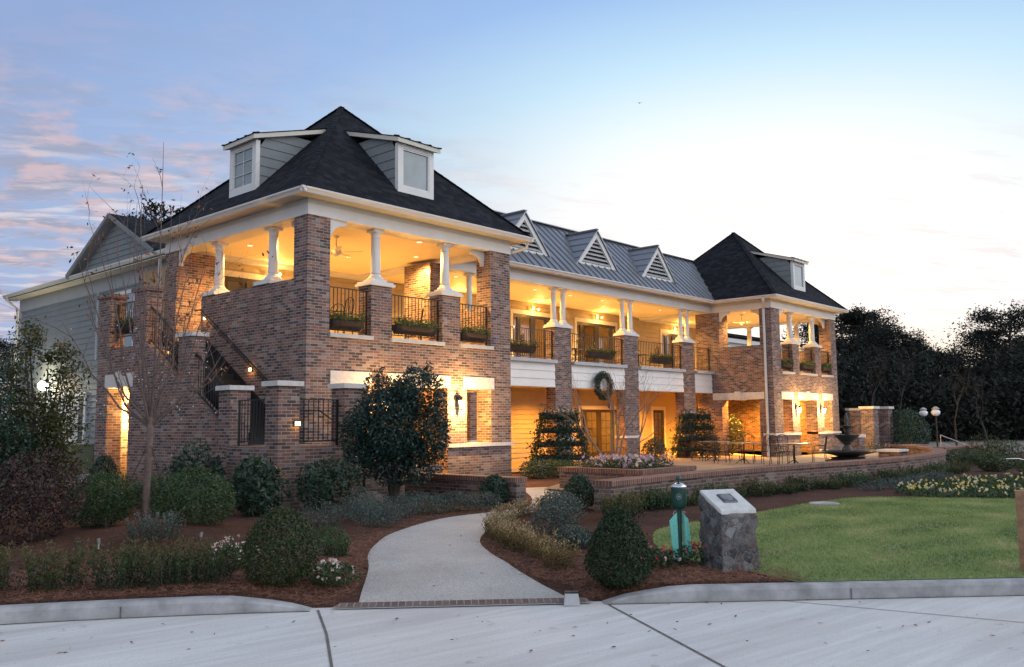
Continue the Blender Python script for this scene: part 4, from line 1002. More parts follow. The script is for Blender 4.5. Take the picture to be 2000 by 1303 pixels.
# ------------------------------------------------------------------ foliage
def leafmesh(name, C, L, Wd, mat, tint=None, nrm=None, flat=.0, seed=0, droop=None):
    """C: (n,3) leaf centres; L, Wd half length / half width; each leaf a bent diamond of two faces"""
    r = np.random.default_rng(seed+11); n = len(C)
    a = r.normal(size=(n, 3)); 
    if droop is not None: a = a*.6+droop
    a /= np.linalg.norm(a, axis=1)[:, None]
    k = r.normal(size=(n, 3)); 
    if nrm is not None: k = k*.55+nrm
    b_ = np.cross(a, k); b_ /= np.linalg.norm(b_, axis=1)[:, None]+1e-9
    nn = np.cross(a, b_)
    Ls = (L*r.uniform(.65, 1.25, n))[:, None]; Ws = (Wd*r.uniform(.7, 1.2, n))[:, None]
    V = np.empty((n, 4, 3)); V[:, 0] = C-a*Ls; V[:, 1] = C+b_*Ws-nn*Ws*.25+a*Ls*.05; V[:, 2] = C+a*Ls; V[:, 3] = C-b_*Ws-nn*Ws*.25+a*Ls*.05
    me = bpy.data.meshes.new(name); V = V.reshape(-1, 3)
    me.vertices.add(4*n); me.vertices.foreach_set('co', V.ravel().astype(np.float32))
    i = np.arange(n)*4; F = np.stack([i, i+1, i+2, i, i+2, i+3], 1).reshape(-1)
    me.loops.add(6*n); me.loops.foreach_set('vertex_index', F.astype(np.int32))
    me.polygons.add(2*n); me.polygons.foreach_set('loop_start', (np.arange(2*n)*3).astype(np.int32))
    me.update(calc_edges=True)
    at = me.attributes.new('tint', 'FLOAT', 'POINT')
    tn = r.uniform(0, 1, n) if tint is None else np.clip(tint+r.normal(0, .15, n), 0, 1)
    at.data.foreach_set('value', np.repeat(tn, 4).astype(np.float32))
    me.materials.append(mat); me.validate(); return me
def addmesh(name, me, parent=None):
    o = bpy.data.objects.new(name, me); COL.objects.link(o)
    if parent: o.parent = parent
    return o
def blob_pts(n, rad, seed, shape='ball', lump=.18, shell=.45):
    """points filling a lumpy volume; rad=(rx,ry,h); base at z=0"""
    r = np.random.default_rng(seed); d = r.normal(size=(n, 3)); d /= np.linalg.norm(d, axis=1)[:, None]
    cl = r.normal(size=(14, 3)); cl /= np.linalg.norm(cl, axis=1)[:, None]; am = r.uniform(-.6, 1, 14)
    f = 1+lump*np.sum(am*np.exp((d@cl.T-1)*9), axis=1)
    q = r.uniform(0, 1, n)**(1/3.); q = np.where(r.uniform(0, 1, n) < shell, r.uniform(.86, 1.03, n), q)
    p = d*(q*f)[:, None]
    z = (p[:, 2]+1)/2
    if shape == 'cone': wd = np.clip(1.15-z*.75, .12, 1)**.8; wd = np.where(z < .2, wd*(.75+.25*z/.2), wd); p[:, 0] *= wd; p[:, 1] *= wd
    if shape == 'egg': wd = np.clip(1.12-.35*z, .3, 1.1); p[:, 0] *= wd; p[:, 1] *= wd
    out = np.stack([p[:, 0]*rad[0], p[:, 1]*rad[1], z*rad[2]], 1)
    out[:, 2] = np.maximum(out[:, 2], .02)
    ex_ = np.where(r.uniform(0, 1, n) < (.06 if lump > .2 else .015), r.uniform(1.0, 1.14, n), 1.)[:, None]; out = out*np.concatenate([ex_, ex_, ex_], 1)
    return out, d
def bush(name, label, loc, w, h, n, L, Wd, mat, shape='ball', seed=1, cat='shrub', group=None, lump=.18, shell=.5, stem=True, zoff=.0, tint=None):
    x, y = loc[:2]; z = loc[2] if len(loc) > 2 else ground_z(x, y)-.02
    t_ = thing(name, label, cat, (x, y, z), 0, group)
    p, d = blob_pts(n, (w/2, w/2, h-zoff), seed, shape, lump, shell); p[:, 2] += zoff
    me = leafmesh('foliage', p, L, Wd, mat, nrm=d, seed=seed, tint=tint); addmesh('foliage', me, t_)
    if stem:
        b = MB(); r = random.Random(seed)
        for k in range(5):
            a = r.uniform(0, 6.3); s = r.uniform(.1, .3)*w; b.tube([(0, 0, -.05), (math.cos(a)*s*.4, math.sin(a)*s*.4, h*.3), (math.cos(a)*s, math.sin(a)*s, h*.75)], [.018, .012, .005], 5)
        b.build('stem', m_bark, t_)
    return t_
bush('boxwood', 'clipped rounded boxwood beside the path between white flower clumps', (-6.54, -9.07), .74, .77, 9000, .016, .009, m_lbox, 'egg', 3, lump=.10, shell=.7)
bush('arborvitae', 'large clipped conical evergreen beside the towel post', (-4.30, -11.52), .74, .80, 10000, .022, .007, m_lbox, 'cone', 4, cat='shrub', lump=.10, shell=.6, tint=.25)
bush('boxwood', 'dark clipped boxwood standing at the left end of the curved terrace wall', (1.02, -6.9), .62, .60, 4000, .022, .012, m_ldark, 'egg', 5, lump=.08, shell=.7)
bush('boxwood', 'small dark boxwood ball against the end of the low garden wall', (.66, -5.16), .58, .60, 3800, .022, .012, m_ldark, 'egg', 6, lump=.08, shell=.7)
# the big holly: several lobes on short trunks
hl = thing('holly_tree', 'big dark evergreen shrub standing before the near pavilion by the path', 'tree', (-.26, -3.37, G))
pts = []; ds_ = []
r = random.Random(5)
fz0 = fw[:2]/np.linalg.norm(fw[:2]); rx0 = rt[:2]/np.linalg.norm(rt[:2])
for (da, dd_, z, rr, rh) in ((-.30, .1, 2.05, .36, .42), (.48, -.1, 2.15, .44, .48), (.84, .1, 1.95, .22, .3), (-.62, .1, 1.32, .42, .50), (-.1, -.2, 1.55, .66, .72), (.62, .1, 1.35, .44, .6), (.12, 0, .95, .60, .55), (-.48, -.15, .95, .42, .42), (.78, -.1, .95, .26, .34), (.30, .1, 2.52, .16, .24), (.62, 0, 2.5, .13, .22), (-.30, 0, 2.42, .13, .2), (.1, .2, 2.1, .35, .4), (-.86, 0, 1.55, .16, .25), (.95, .1, 1.5, .14, .2)):
    n = int(11000*rr*rr*rh/.5); p, dd = blob_pts(max(160, n), (rr, rr, 2*rh), int(z*100)+int(da*37), 'ball', .5, .35); p[:, 2] -= rh; p[:, :2] += rx0*da+fz0*dd_; p[:, 2] += z; pts.append(p)
P = np.concatenate(pts); P += np.random.default_rng(3).normal(0, .03, P.shape)
P = P[P[:, 2] > .38]; addmesh('foliage', leafmesh('foliage', P, .038, .018, m_lholly, seed=8), hl)
b = MB()
for k in range(6): a = k*1.05; b.tube([(0, 0, -.1), (.08*math.cos(a), .08*math.sin(a), .35), (.3*math.cos(a), .3*math.sin(a), 1.1), (.4*math.cos(a), .4*math.sin(a), 1.9)], [.06, .05, .03, .01], 7)
b.build('trunk', m_barkd, hl)
# left evergreen columns
def column_tree(name, label, loc, spires, mat, seed, dens=2300):
    t_ = thing(name, label, 'tree', loc); pp = []
    for (dx, dy, w, h, z0) in spires:
        n = int(dens*w*h); p, dd = blob_pts(n, (w/2, w/2, h), seed+int(h*10), 'cone', .75, .1); p[:, 2] += z0; p += np.array((dx, dy, 0)); pp.append(p)
    P = np.concatenate(pp); addmesh('foliage', leafmesh('foliage', P, .040, .016, mat, seed=seed), t_)
    b = MB()
    for (dx, dy, w, h, z0) in spires: b.tube([(dx*.3, dy*.3, -.1), (dx, dy, h*.4), (dx, dy, z0+h*.95)], [.05, .035, .006], 6)
    b.build('trunk', m_barkd, t_); return t_
rx = rt[:2]/np.linalg.norm(rt[:2])
def off(a): return float(rx[0]*a), float(rx[1]*a)
def lobe_tree(name, label, loc, lobes, mat, seed, dens=5200):
    t_ = thing(name, label, 'tree', loc); pp = []; b = MB(); q0 = random.Random(seed)
    for i, (a_, z, r_) in enumerate(lobes):
        n = int(dens*r_*r_*r_/.35)+60; p, dd = blob_pts(n, (r_, r_, 2.3*r_), seed+i, 'ball', .7, .12); p[:, 2] -= 1.15*r_
        dd_ = q0.uniform(-.25, .25); c = np.array((*(rx0*a_+fz0*dd_), z)); pp.append(p+c)
        b.tube([(0, 0, -.1), (c[0]*.4, c[1]*.4, z*.5), tuple(c)], [.04, .025, .006], 5, False)
        for k in range(5): e = c+np.array((q0.gauss(0, r_*.6), q0.gauss(0, r_*.6), abs(q0.gauss(r_*.5, r_*.5)))); b.tube([c, e], [.008, .003], 3, False); pp.append(e+np.random.default_rng(seed+i*9+k).normal(0, .07, (22, 3)))
    P = np.concatenate(pp); P = P[P[:, 2] > .05]; P += np.random.default_rng(seed).normal(0, .035, P.shape)
    addmesh('foliage', leafmesh('foliage', P, .040, .017, mat, seed=seed), t_); b.build('trunk', m_barkd, t_); return t_
lobe_tree('holly_tree', 'broad dark holly at the far left in front of the lit service door lamp', (-5.65, -.30, G), [(-.18, 3.15, .17), (-.20, 2.78, .28), (.36, 2.85, .15), (.40, 2.5, .25), (-.52, 2.35, .34), (.36, 2.05, .30), (-.42, 1.75, .45), (.08, 1.55, .44), (.36, 1.4, .34), (-.62, 1.15, .46), (.1, .85, .55), (.36, .75, .36), (-.35, .6, .5), (.12, 2.75, .10)], m_lolive, 21)
lobe_tree('holly_tree', 'dark leafy holly cut by the left edge of the photo', (-6.75, -.55, G), [(-.1, 2.2, .35), (.25, 1.9, .35), (-.5, 1.9, .5), (0, 1.3, .55), (.4, 1.2, .4), (-.5, .9, .6), (.2, .7, .5)], m_ldark, 22)
lr = bush('loropetalum', 'plum coloured loose shrub at the left in front of the tall hollies', (-6.98, -3.80), 1.25, 1.15, 5200, .028, .014, m_lred, 'ball', 9, lump=.4, shell=.3)
bush('loropetalum', 'plum coloured shrub half cut by the left edge of the photo', (-8.0, -3.35), 1.3, 1.2, 5200, .028, .014, m_lred, 'ball', 10, lump=.4, shell=.3)
bush('nandina', 'rounded green shrub just left of the bare young tree', (-5.75, -3.05), 1.05, .76, 4200, .035, .010, m_lgreen, 'ball', 12, lump=.35, shell=.4)
bush('nandina', 'rounded green shrub just right of the bare young tree', (-4.86, -4.25), 1.15, .76, 4600, .035, .010, m_lgreen, 'ball', 13, lump=.35, shell=.4)
bush('nandina', 'low green shrub behind the young tree near the passage', (-4.6, -.6), 1.1, .72, 3600, .035, .011, m_lgreen, 'ball', 14, lump=.35, shell=.4)
bush('nandina', 'dim green shrub between the two rounded shrubs and the stair wall', (-4.1, -1.7), 1.0, .70, 3000, .035, .011, m_lgreen, 'ball', 17, lump=.35, shell=.4)
bush('boxwood', 'dark clipped boxwood in front of the lamp lit passage', (-3.2, 2.85), .62, .95, 2200, .03, .016, m_ldark, 'egg', 15, lump=.1, shell=.6)
bush('aucuba', 'glossy broad leaved shrub below the stair landing pier', (-3.22, -3.27), .85, 1.0, 1300, .075, .024, m_ldark, 'ball', 16, lump=.35, shell=.35)
bush('aucuba', 'dark loose shrub against the brick stair wall', (-2.75, -.3), 1.1, 1.15, 1500, .07, .022, m_ldark, 'ball', 18, lump=.45, shell=.35)
bush('aucuba', 'glossy shrub between the stair landing and the big evergreen', (-1.75, -3.15), 1.1, .95, 1600, .06, .02, m_ldark, 'ball', 19, lump=.4, shell=.35)
# sprig shrubs: upright shoots
def sprig_pts(n_shoot, w, h, per, seed, spread=.6):
    r = np.random.default_rng(seed); out = []
    for k in range(n_shoot):
        a = r.uniform(0, 6.28); q = math.sqrt(r.uniform(0, 1))*w/2*.75; hh = h*r.uniform(.6, 1.06); lean = r.normal(0, spread*.25, 2)
        s = np.sort(r.uniform(.12, 1., per)); base = np.array((q*math.cos(a), q*math.sin(a), 0)); tip = base*1.25+np.array((*(lean*hh), hh))
        out.append(base+(tip-base)*s[:, None]+r.normal(0, .012, (per, 3)))
    return np.concatenate(out)
def sprig(name, label, loc, w, h, shoots, per, L, Wd, mat, seed, group=None, cat='shrub', twigs=True):
    x, y = loc[:2]; t_ = thing(name, label, cat, (x, y, ground_z(x, y)-.015), 0, group)
    p = sprig_pts(shoots, w, h, per, seed); n = len(p); addmesh('foliage', leafmesh('foliage', p, L, Wd, mat, seed=seed, droop=np.array((0, 0, .8)), tint=p[:, 2]/h), t_)
    if twigs:
        b = MB(); r = random.Random(seed)
        for k in range(14):
            a = r.uniform(0, 6.3); q = r.uniform(.05, .35)*w; b.tube([(q*.6*math.cos(a), q*.6*math.sin(a), -.02), (q*math.cos(a), q*math.sin(a), h*.6)], [.004, .002], 3, False)
        b.build('stem', m_bark, t_)
    return t_
FG = [(-8.62, -7.45, 'yellowish sprigged shrub behind the kerb at the left edge'), (-8.12, -7.75, 'upright green shrub behind the kerb, second from the left edge'), (-7.72, -8.18, 'dark sprigged shrub behind the kerb left of the young tree trunk'), (-7.38, -8.38, 'dark green sprigged shrub behind the kerb below the young tree'), (-7.0, -8.52, 'sprigged shrub behind the kerb next to the white flowers')]
for i, (x, y, lb) in enumerate(FG): sprig('abelia', lb, (x, y), .62, .46, 95, 26, .017, .007, m_lolive if i in (0, 1) else m_lbox, 30+i, 'upright shrubs along the left kerb')
sprig('abelia', 'small upright shrub at the foot of the bare young tree', (-6.05, -5.4), .75, .40, 80, 22, .018, .008, m_lgrey, 37)
sprig('abelia', 'small dark shrub behind the clipped boxwood by the path', (-5.15, -8.05), .45, .28, 60, 20, .016, .008, m_lgreen, 38)
def flowers(name, label, loc, w, h, mat, nf, seed, nl=700, cat='flowers', group=None, sx_=(1, 1), rz=0., z=None):
    x, y = loc[:2]; t_ = thing(name, label, cat, (x, y, (ground_z(x, y)-.01) if z is None else z), rz, group)
    p, d = blob_pts(nl, (w/2*sx_[0], w/2*sx_[1], h), seed, 'ball', .3, .5); p[:, 2] *= .85
    addmesh('foliage', leafmesh('foliage', p, .024, .011, m_lgreen, nrm=d, seed=seed), t_)
    r = np.random.default_rng(seed); q, d = blob_pts(nf, (w/2*sx_[0], w/2*sx_[1], h), seed+5, 'ball', .3, 1.); q = q[q[:, 2] > h*.35]; d = d[:len(q)]
    C = np.repeat(q, 5, 0)+r.normal(0, .010, (len(q)*5, 3)); tn = np.repeat(r.uniform(0, 1, len(q)), 5)
    addmesh('blossom', leafmesh('blossom', C, .017, .013, mat, nrm=np.array((-.5, -.5, .7)), seed=seed, tint=tn), t_); return t_
flowers('pansies', 'white and pink flower clump left of the clipped boxwood', (-6.42, -8.0), .46, .34, m_fwhite, 70, 41)
flowers('pansies', 'white flower clump between the clipped boxwood and the path', (-6.02, -9.20), .50, .26, m_fwhite, 40, 42)
flowers('pansies', 'red and white flowers around the foot of the towel post', (-3.12, -11.62), .55, .25, m_fred, 50, 43)
flowers('pansies', 'low red flowers between the conical evergreen and towel post', (-3.55, -11.42), .42, .24, m_fred, 32, 44)
# golden heather edging the path
HE = [(-2.62, -8.30), (-3.16, -9.02), (-3.52, -9.60), (-3.76, -10.08), (-3.98, -10.5), (-1.95, -7.72), (-1.2, -7.22), (-.5, -6.98), (.25, -6.72), (-2.25, -8.0), (-2.9, -8.68), (-3.35, -9.32)]
for i, (x, y) in enumerate(HE): sprig('heather', 'golden brown heather tuft edging the right side of the path', (x, y), .46, .31, 85, 16, .016, .006, m_lgold, 50+i, 'heather tufts along the path', twigs=False)
for i, (x, y, w, h, lb) in enumerate([(-1.9, -8.75, .62, .44, 'grey green bush behind the heather, left of the conical evergreen'), (.25, -7.05, .62, .42, 'pale green bush in front of the boxwood at the wall end'), (-2.85, -9.85, .5, .26, 'low sage bush left beside the conical evergreen'), (-.8, -8.0, .7, .44, 'grey leaved bush behind the conical evergreen')]):
    bush('sage_bush', lb, (x, y), w, h, 1700, .022, .010, m_lgrey, 'ball', 70+i, lump=.4, shell=.3)
GC = [(-2.53, -5.43), (-1.83, -5.36), (-1.13, -5.34), (-.56, -5.38), (-.1, -5.62), (-1.67, -4.3), (-2.88, -6.10), (-2.3, -4.9), (-3.4, -5.4), (-.9, -4.7)]
for i, (x, y) in enumerate(GC): bush('groundcover_shrub', 'low grey green groundcover shrub on the left side of the path bend', (x, y), .75, .36, 1500, .020, .007, m_lgrey, 'ball', 80+i, group='groundcover shrubs at the path bend', lump=.5, shell=.2, stem=False)
bush('groundcover_shrub', 'dark low plant alone in the pine straw left of the path', (-4.41, -6.92), .5, .24, 900, .02, .008, m_lgreen, 'ball', 95, lump=.5, shell=.2, stem=False)
# hedge in front of the terrace wall
for i in range(17):
    k = i/16; x = 1.9+k*14.6; y = np.interp(x, [1.5, 6, 11, 14, 17.5], [-8.0, -8.05, -8.75, -8.95, -8.75])+.08*math.sin(i*2.3)
    sprig('hedge_shrub', 'low evergreen shrub in the row along the front of the curving terrace wall', (x, y), (.85+.1*math.sin(i*1.7)), .31+.06*math.cos(i*3.1), 90, 16, .028, .011, (m_lbox, m_lolive, m_lgreen)[i % 3 if i % 5 else 0], 100+i, 'shrubs in front of the terrace wall', twigs=False)
for i, (x, y, w, h, lb) in enumerate([(1.7, -7.95, .95, .42, 'loose green shrub in front of the left end of the curved wall'), (.95, -7.85, .7, .36, 'low olive shrub between the wall end boxwood and the golden heather'), (.1, -8.5, .8, .40, 'green shrub behind the conical evergreen and towel post')]): sprig('abelia', lb, (x, y), w, h, 90, 20, .024, .010, m_lolive if i else m_lgreen, 400+i)
for i in range(8):
    k = i/7; x = 8.4+k*4.8; y = -9.35-.15*math.sin(k*3)
    bush('lavender', 'low grey lavender clump between hedge and lawn', (x, y), .72, .24, 500, .03, .008, m_lgrey, 'ball', 120+i, group='lavender clumps above the lawn', lump=.5, shell=.2, stem=False)
SR = [(21.0, -7.9, 1.2, .55), (21.9, -8.3, 1.1, .5), (19.6, -9.4, 1.1, .45), (17.6, -9.6, .9, .45), (16.6, -10.9, 1., .45), (23.5, -8.0, 1.4, .9), (24.8, -8.2, 1.5, .8)]
for i, (x, y, w, h) in enumerate(SR): bush('slope_shrub', 'dark evergreen shrub on the slope right of the terrace wall', (x, y), w, h, 1300, .045, .017, m_lbox if i % 2 else m_lgreen, 'ball', 130+i, group='shrubs right of the terrace wall', lump=.35, shell=.3)
# pansy bed (nobody could count the plants): leaves and yellow flowers
def bed(name, poly, n, nf, h, fm, lm, label, Lf=.035):
    P = np.array(poly); lo, hi = P.min(0), P.max(0); r = np.random.default_rng(77)
    def inside(q):
        c = np.zeros(len(q), bool); j = len(P)-1
        for i in range(len(P)):
            k = ((P[i, 1] > q[:, 1]) != (P[j, 1] > q[:, 1])) & (q[:, 0] < (P[j, 0]-P[i, 0])*(q[:, 1]-P[i, 1])/(P[j, 1]-P[i, 1]+1e-9)+P[i, 0]); c ^= k; j = i
        return c
    q = r.uniform(lo, hi, (n*3, 2)); q = q[inside(q)][:n]; z = r.uniform(0, h, len(q))*(.6+.4*np.sin(q[:, 0]*5)*np.sin(q[:, 1]*5))
    gz_ = np.array([ground_z(*p) for p in q])
    o = addmesh(name, leafmesh(name, np.column_stack([q, gz_+z+.02]), Lf, Lf*.5, lm, seed=3)); tag(o, label, 'ground cover', None, 'stuff')
    if nf:
        q = r.uniform(lo, hi, (nf*3, 2)); q = q[inside(q)][:nf]; gz_ = np.array([ground_z(*p) for p in q])
        C = np.repeat(np.column_stack([q, gz_+h]), 4, 0)+r.normal(0, .014, (len(q)*4, 3)); tn = np.repeat(r.uniform(0, 1, len(q)), 4)
        addmesh('blossom', leafmesh('blossom', C, .03, .022, fm, nrm=np.array((-.5, -.5, .7)), seed=4, tint=tn), o)
    return o
bed('pansy_bed', [(7.5, -10.15), (9.0, -9.75), (11.5, -9.7), (13.6, -10.2), (14.5, -11.2), (12., -12.4), (9.5, -13.2), (7.6, -12.5), (6.9, -11.2)], 9000, 150, .14, m_fyel, m_lgreen, 'bed of yellow and white pansies beyond the lawn')
# pansies in the raised planter
r_ = np.random.default_rng(5); q = np.column_stack([r_.uniform(4.85, 6.45, 2600), r_.uniform(-5.6, -3.9, 2600), r_.uniform(.15, .42, 2600)])
o = addmesh('pansy_planting', leafmesh('pansy_planting', q, .035, .016, m_lgreen, seed=6)); tag(o, 'mass of pink, white and purple pansies filling the raised brick planter', 'flowers', None, 'stuff')
q = np.column_stack([r_.uniform(4.85, 6.45, 170), r_.uniform(-5.6, -3.9, 170), r_.uniform(.27, .50, 170)]); C = np.repeat(q, 5, 0)+r_.normal(0, .018, (850, 3))
addmesh('blossom', leafmesh('blossom', C, .036, .028, m_pansy, seed=7, nrm=np.array((-.6, -.6, .5)), tint=np.repeat(r_.uniform(0, .62, 170), 5)), o)
# loose pine needles on the beds (stuff)
nn_ = 26000; r_ = np.random.default_rng(9); tq = np.where(r_.uniform(0, 1, nn_) < .5, r_.uniform(-4.6, -1.0, nn_), r_.uniform(.8, 3.4, nn_)); sq = np.abs(r_.normal(0, 1.3, nn_))+.16
C = []
for a, s_ in zip(tq, sq):
    x, y = xy(a, kerb_s(a)+s_)
    if path_d(x, y) < -.03+.05*random.random(): continue
    if a > .8 and s_ > .75+.5*random.random() and x > -3.0: continue
    C.append((x, y, ground_z(x, y)+random.uniform(.002, .035)))
for i in range(7000):
    i_ = random.randrange(4, len(pathpts)-14); sd_ = random.choice((-1, 1)); a = np.array(PL[i_]) if sd_ < 0 else np.array(PR[i_]); o_ = (a-pathpts[i_])/pathw[i_]
    p = a+o_*abs(random.gauss(0, .28))+np.array((random.gauss(0, .06), random.gauss(0, .06))); C.append((p[0], p[1], ground_z(*p)+random.uniform(.003, .025)))
me = leafmesh('pine_straw', np.array(C), .075, .0022, m_needle, seed=10)
co = np.empty(len(me.vertices)*3, np.float32); me.vertices.foreach_get('co', co); co = co.reshape(-1, 4, 3); cz = co[:, :, 2].mean(1, keepdims=True); co[:, :, 2] = cz+(co[:, :, 2]-cz)*.28; me.vertices.foreach_set('co', co.ravel()); me.update()
tag(addmesh('pine_straw', me), 'loose reddish pine needles covering the beds', 'pine straw', None, 'stuff')
# turf blades (stuff)
PLW = np.array(LAWN); r_ = np.random.default_rng(12); q = r_.uniform((-3.4, -16.), (7.5, -9.5), (150000, 2))
c_ = np.zeros(len(q), bool); j = len(PLW)-1
for i in range(len(PLW)):
    c_ ^= ((PLW[i, 1] > q[:, 1]) != (PLW[j, 1] > q[:, 1])) & (q[:, 0] < (PLW[j, 0]-PLW[i, 0])*(q[:, 1]-PLW[i, 1])/(PLW[j, 1]-PLW[i, 1]+1e-9)+PLW[i, 0]); j = i
q = q[c_][:70000]
m_blade = leafm('grass_blade', [(.115, .18, .06), (.19, .265, .085), (.26, .34, .12), (.46, .40, .22)], .2, .7)
nz = np.array([mnoise.noise((a*1.1, b_*1.8, 7)) for a, b_ in q])
tag(addmesh('turf_grass', leafmesh('turf_grass', np.column_stack([q, [lawn_z(*k)+.010 for k in q]]), .022, .0045, m_blade, seed=13, droop=np.array((0, 0, .9)), tint=np.clip(.38+nz*.75, 0, 1))), 'short mown turf of the lawn', 'grass', None, 'stuff')

# fallen leaves on the drive and path (stuff)
r_ = np.random.default_rng(91); FL = []
while len(FL) < 90:
    a_, b_ = r_.uniform(-4.5, 5), (-abs(r_.normal(0, 1.2))-.03 if r_.uniform() < .6 else r_.uniform(0, 4)); x, y = xy(a_, kerb_s(a_)+b_)
    if b_ < 0: FL.append((x, y, ZR+.012))
    elif path_d(x, y) < -.05: FL.append((x, y, base_z(x, y)+.026))
me = leafmesh('leaf_litter', np.array(FL), .028, .013, m_lbrown, seed=92); co = np.empty(len(me.vertices)*3, np.float32); me.vertices.foreach_get('co', co); co = co.reshape(-1, 4, 3); cz = co[:, :, 2].mean(1, keepdims=True); co[:, :, 2] = cz+(co[:, :, 2]-cz)*.3; me.vertices.foreach_set('co', co.ravel()); me.update()
tag(addmesh('leaf_litter', me), 'few dry leaves fallen on the drive and path', 'leaf litter', None, 'stuff')

# ------------------------------------------------------------------ trees
def branch(b, p, d, L, r, depth, rnd, tips, up_=.25, n=5, fork=(2, 3), ang=.5, shrink=.72):
    seg = 3; pts = [p]; rad = [r]; q = p.copy(); dd = d.copy()
    for i in range(seg):
        dd = dd+np.array([rnd.gauss(0, .10), rnd.gauss(0, .10), rnd.gauss(0, .06)+up_*.12]); dd /= np.linalg.norm(dd); q = q+dd*L/seg; pts.append(q.copy()); rad.append(r*(1-.35*(i+1)/seg))
    b.tube(pts, rad, n, False); tips.append(q)
    if depth <= 0: return
    for k in range(rnd.randint(*fork)):
        a = rnd.uniform(0, 6.28); u = np.cross(dd, (.3, .5, .8)); u /= np.linalg.norm(u); w = np.cross(dd, u)
        nd = dd*math.cos(ang)+(u*math.cos(a)+w*math.sin(a))*math.sin(ang*rnd.uniform(.6, 1.3)); nd[2] += up_*.4; nd /= np.linalg.norm(nd)
        branch(b, pts[-1] if k == 0 else pts[rnd.choice((2, 3))], nd, L*shrink*rnd.uniform(.75, 1.15), rad[-1]*.75, depth-1, rnd, tips, up_, max(3, n-1), fork, ang, shrink)
# bare young tree on the left
yt = thing('young_tree', 'bare young tree with upswept branches and a grey trunk staked in the pine straw', 'tree', (-5.56, -4.15, ground_z(-5.56, -4.15)-.05))
b = MB(); trp = [(0, 0, 0), (.0, .01, .5), (*off(.012), 1.0), (*off(.03), 1.58)]; b.tube(trp, [.058, .05, .046, .044], 10); trunk = b.build('trunk', m_bark, yt, True)
b = MB(); rnd = random.Random(14); tips = []
top = np.array((*off(.03), 1.52))
# (sideways reach, depth reach, height of tip, bend)
BR = [(-1.02, .2, 3.35), (-.62, -.3, 4.2), (-.42, .3, 4.85), (-.15, -.2, 5.0), (.02, .25, 5.75), (.32, -.3, 4.6), (.45, .3, 4.2), (.78, -.2, 3.9), (1.05, .2, 3.4), (-1.3, .1, 3.0), (-.85, -.5, 3.9), (.2, .6, 4.4), (-.3, -.6, 4.3), (.6, .6, 3.6), (1.15, -.1, 2.75), (-.55, .6, 4.5)]
fz = fw[:2]/np.linalg.norm(fw[:2])
for i, (sx0, dz0, zt) in enumerate(BR):
    tip = np.array((*(rx*sx0*1.05+fz*dz0), zt*1.0)); st = top+np.array((0, 0, -.12+.02*(i % 6))); pts = []
    for k in range(7):
        u = k/6; e = u**1.0; lat = u**.62 if abs(sx0) > .5 else u**.85
        p = st*(1-e)+tip*e; p[:2] = st[:2]+(tip[:2]-st[:2])*lat; p += np.array((rnd.gauss(0, .02), rnd.gauss(0, .02), rnd.gauss(0, .02)))*min(1, k); pts.append(p)
    b.tube(pts, [.020, .016, .013, .0105, .008, .0058, .003], 5, False); tips.append(pts[-1])
    for k in (1, 2, 3, 4, 5):
        d0 = pts[k+1]-pts[k]; d0 /= np.linalg.norm(d0); d0 = d0+np.array((*(rx*rnd.gauss(0, .5)+fz*rnd.gauss(0, .5)), .1)); d0 /= np.linalg.norm(d0)
        branch(b, pts[k], d0, rnd.uniform(.35, .8), .0055, 2 if i % 2 else 1, rnd, tips, .25, 4, (1, 2), .45, .7)
b.build('branch', m_bark, yt, True)
tp = np.array(tips); sel = tp[[i for i in range(len(tp)) if (i*7) % 3 == 0]]
C = np.concatenate([s_+np.random.default_rng(3+k).normal(0, .05, (3, 3))-np.array((0, 0, .05)) for k, s_ in enumerate(sel)])
addmesh('dry_foliage', leafmesh('dry_foliage', C, .040, .016, m_lbrown, seed=15, droop=np.array((0, 0, -.7))), yt)
m_bud = simple('pale_bud', (.62, .60, .60), .8)
b = MB()
for i in range(60):
    p = tp[rnd.randrange(len(tp))]*rnd.uniform(.55, .95) ; b.ball((p[0]+rnd.gauss(0, .2), p[1]+rnd.gauss(0, .2), 1.5+abs(rnd.gauss(.7, .6))), .010, 4, 3)
b.build('pale_bud', m_bud, yt)
for k, (u, w) in enumerate(((-.62, .15), (.62, -.2), (.1, .75))):
    b = MB(); e = np.array((*(rx*u+fz*w), .0)); b.tube([(*off(.02), 1.22), e], .006, 5); b.tube([e+np.array((0, 0, -.1)), e+np.array((*(rx*.03*np.sign(u)), .13))], .014, 5); b.build('guy_stake', m_barkd, yt)
# crape myrtle rising from the raised planter
my = thing('crape_myrtle', 'bare multi stemmed tree rising from the raised brick planter', 'tree', (6.05, -4.1, .15))
b = MB(); rnd = random.Random(44); tips = []
for (s0, d0, h) in ((-.55, .1, 1.0), (-.22, -.1, 1.25), (.12, .1, 1.3), (.55, .0, 1.0), (.3, -.2, 1.2)):
    dd = np.array((*(rx*s0+fz*d0), h)); dd /= np.linalg.norm(dd); branch(b, np.array((*(rx*s0*.15), 0.)), dd, 1.0, .036, 5, rnd, tips, .12, 6, (2, 3), .42, .68)
b.build('branch', simple('pale_bark', (.17, .135, .11), .8, sc=14, var=.3), my, True)

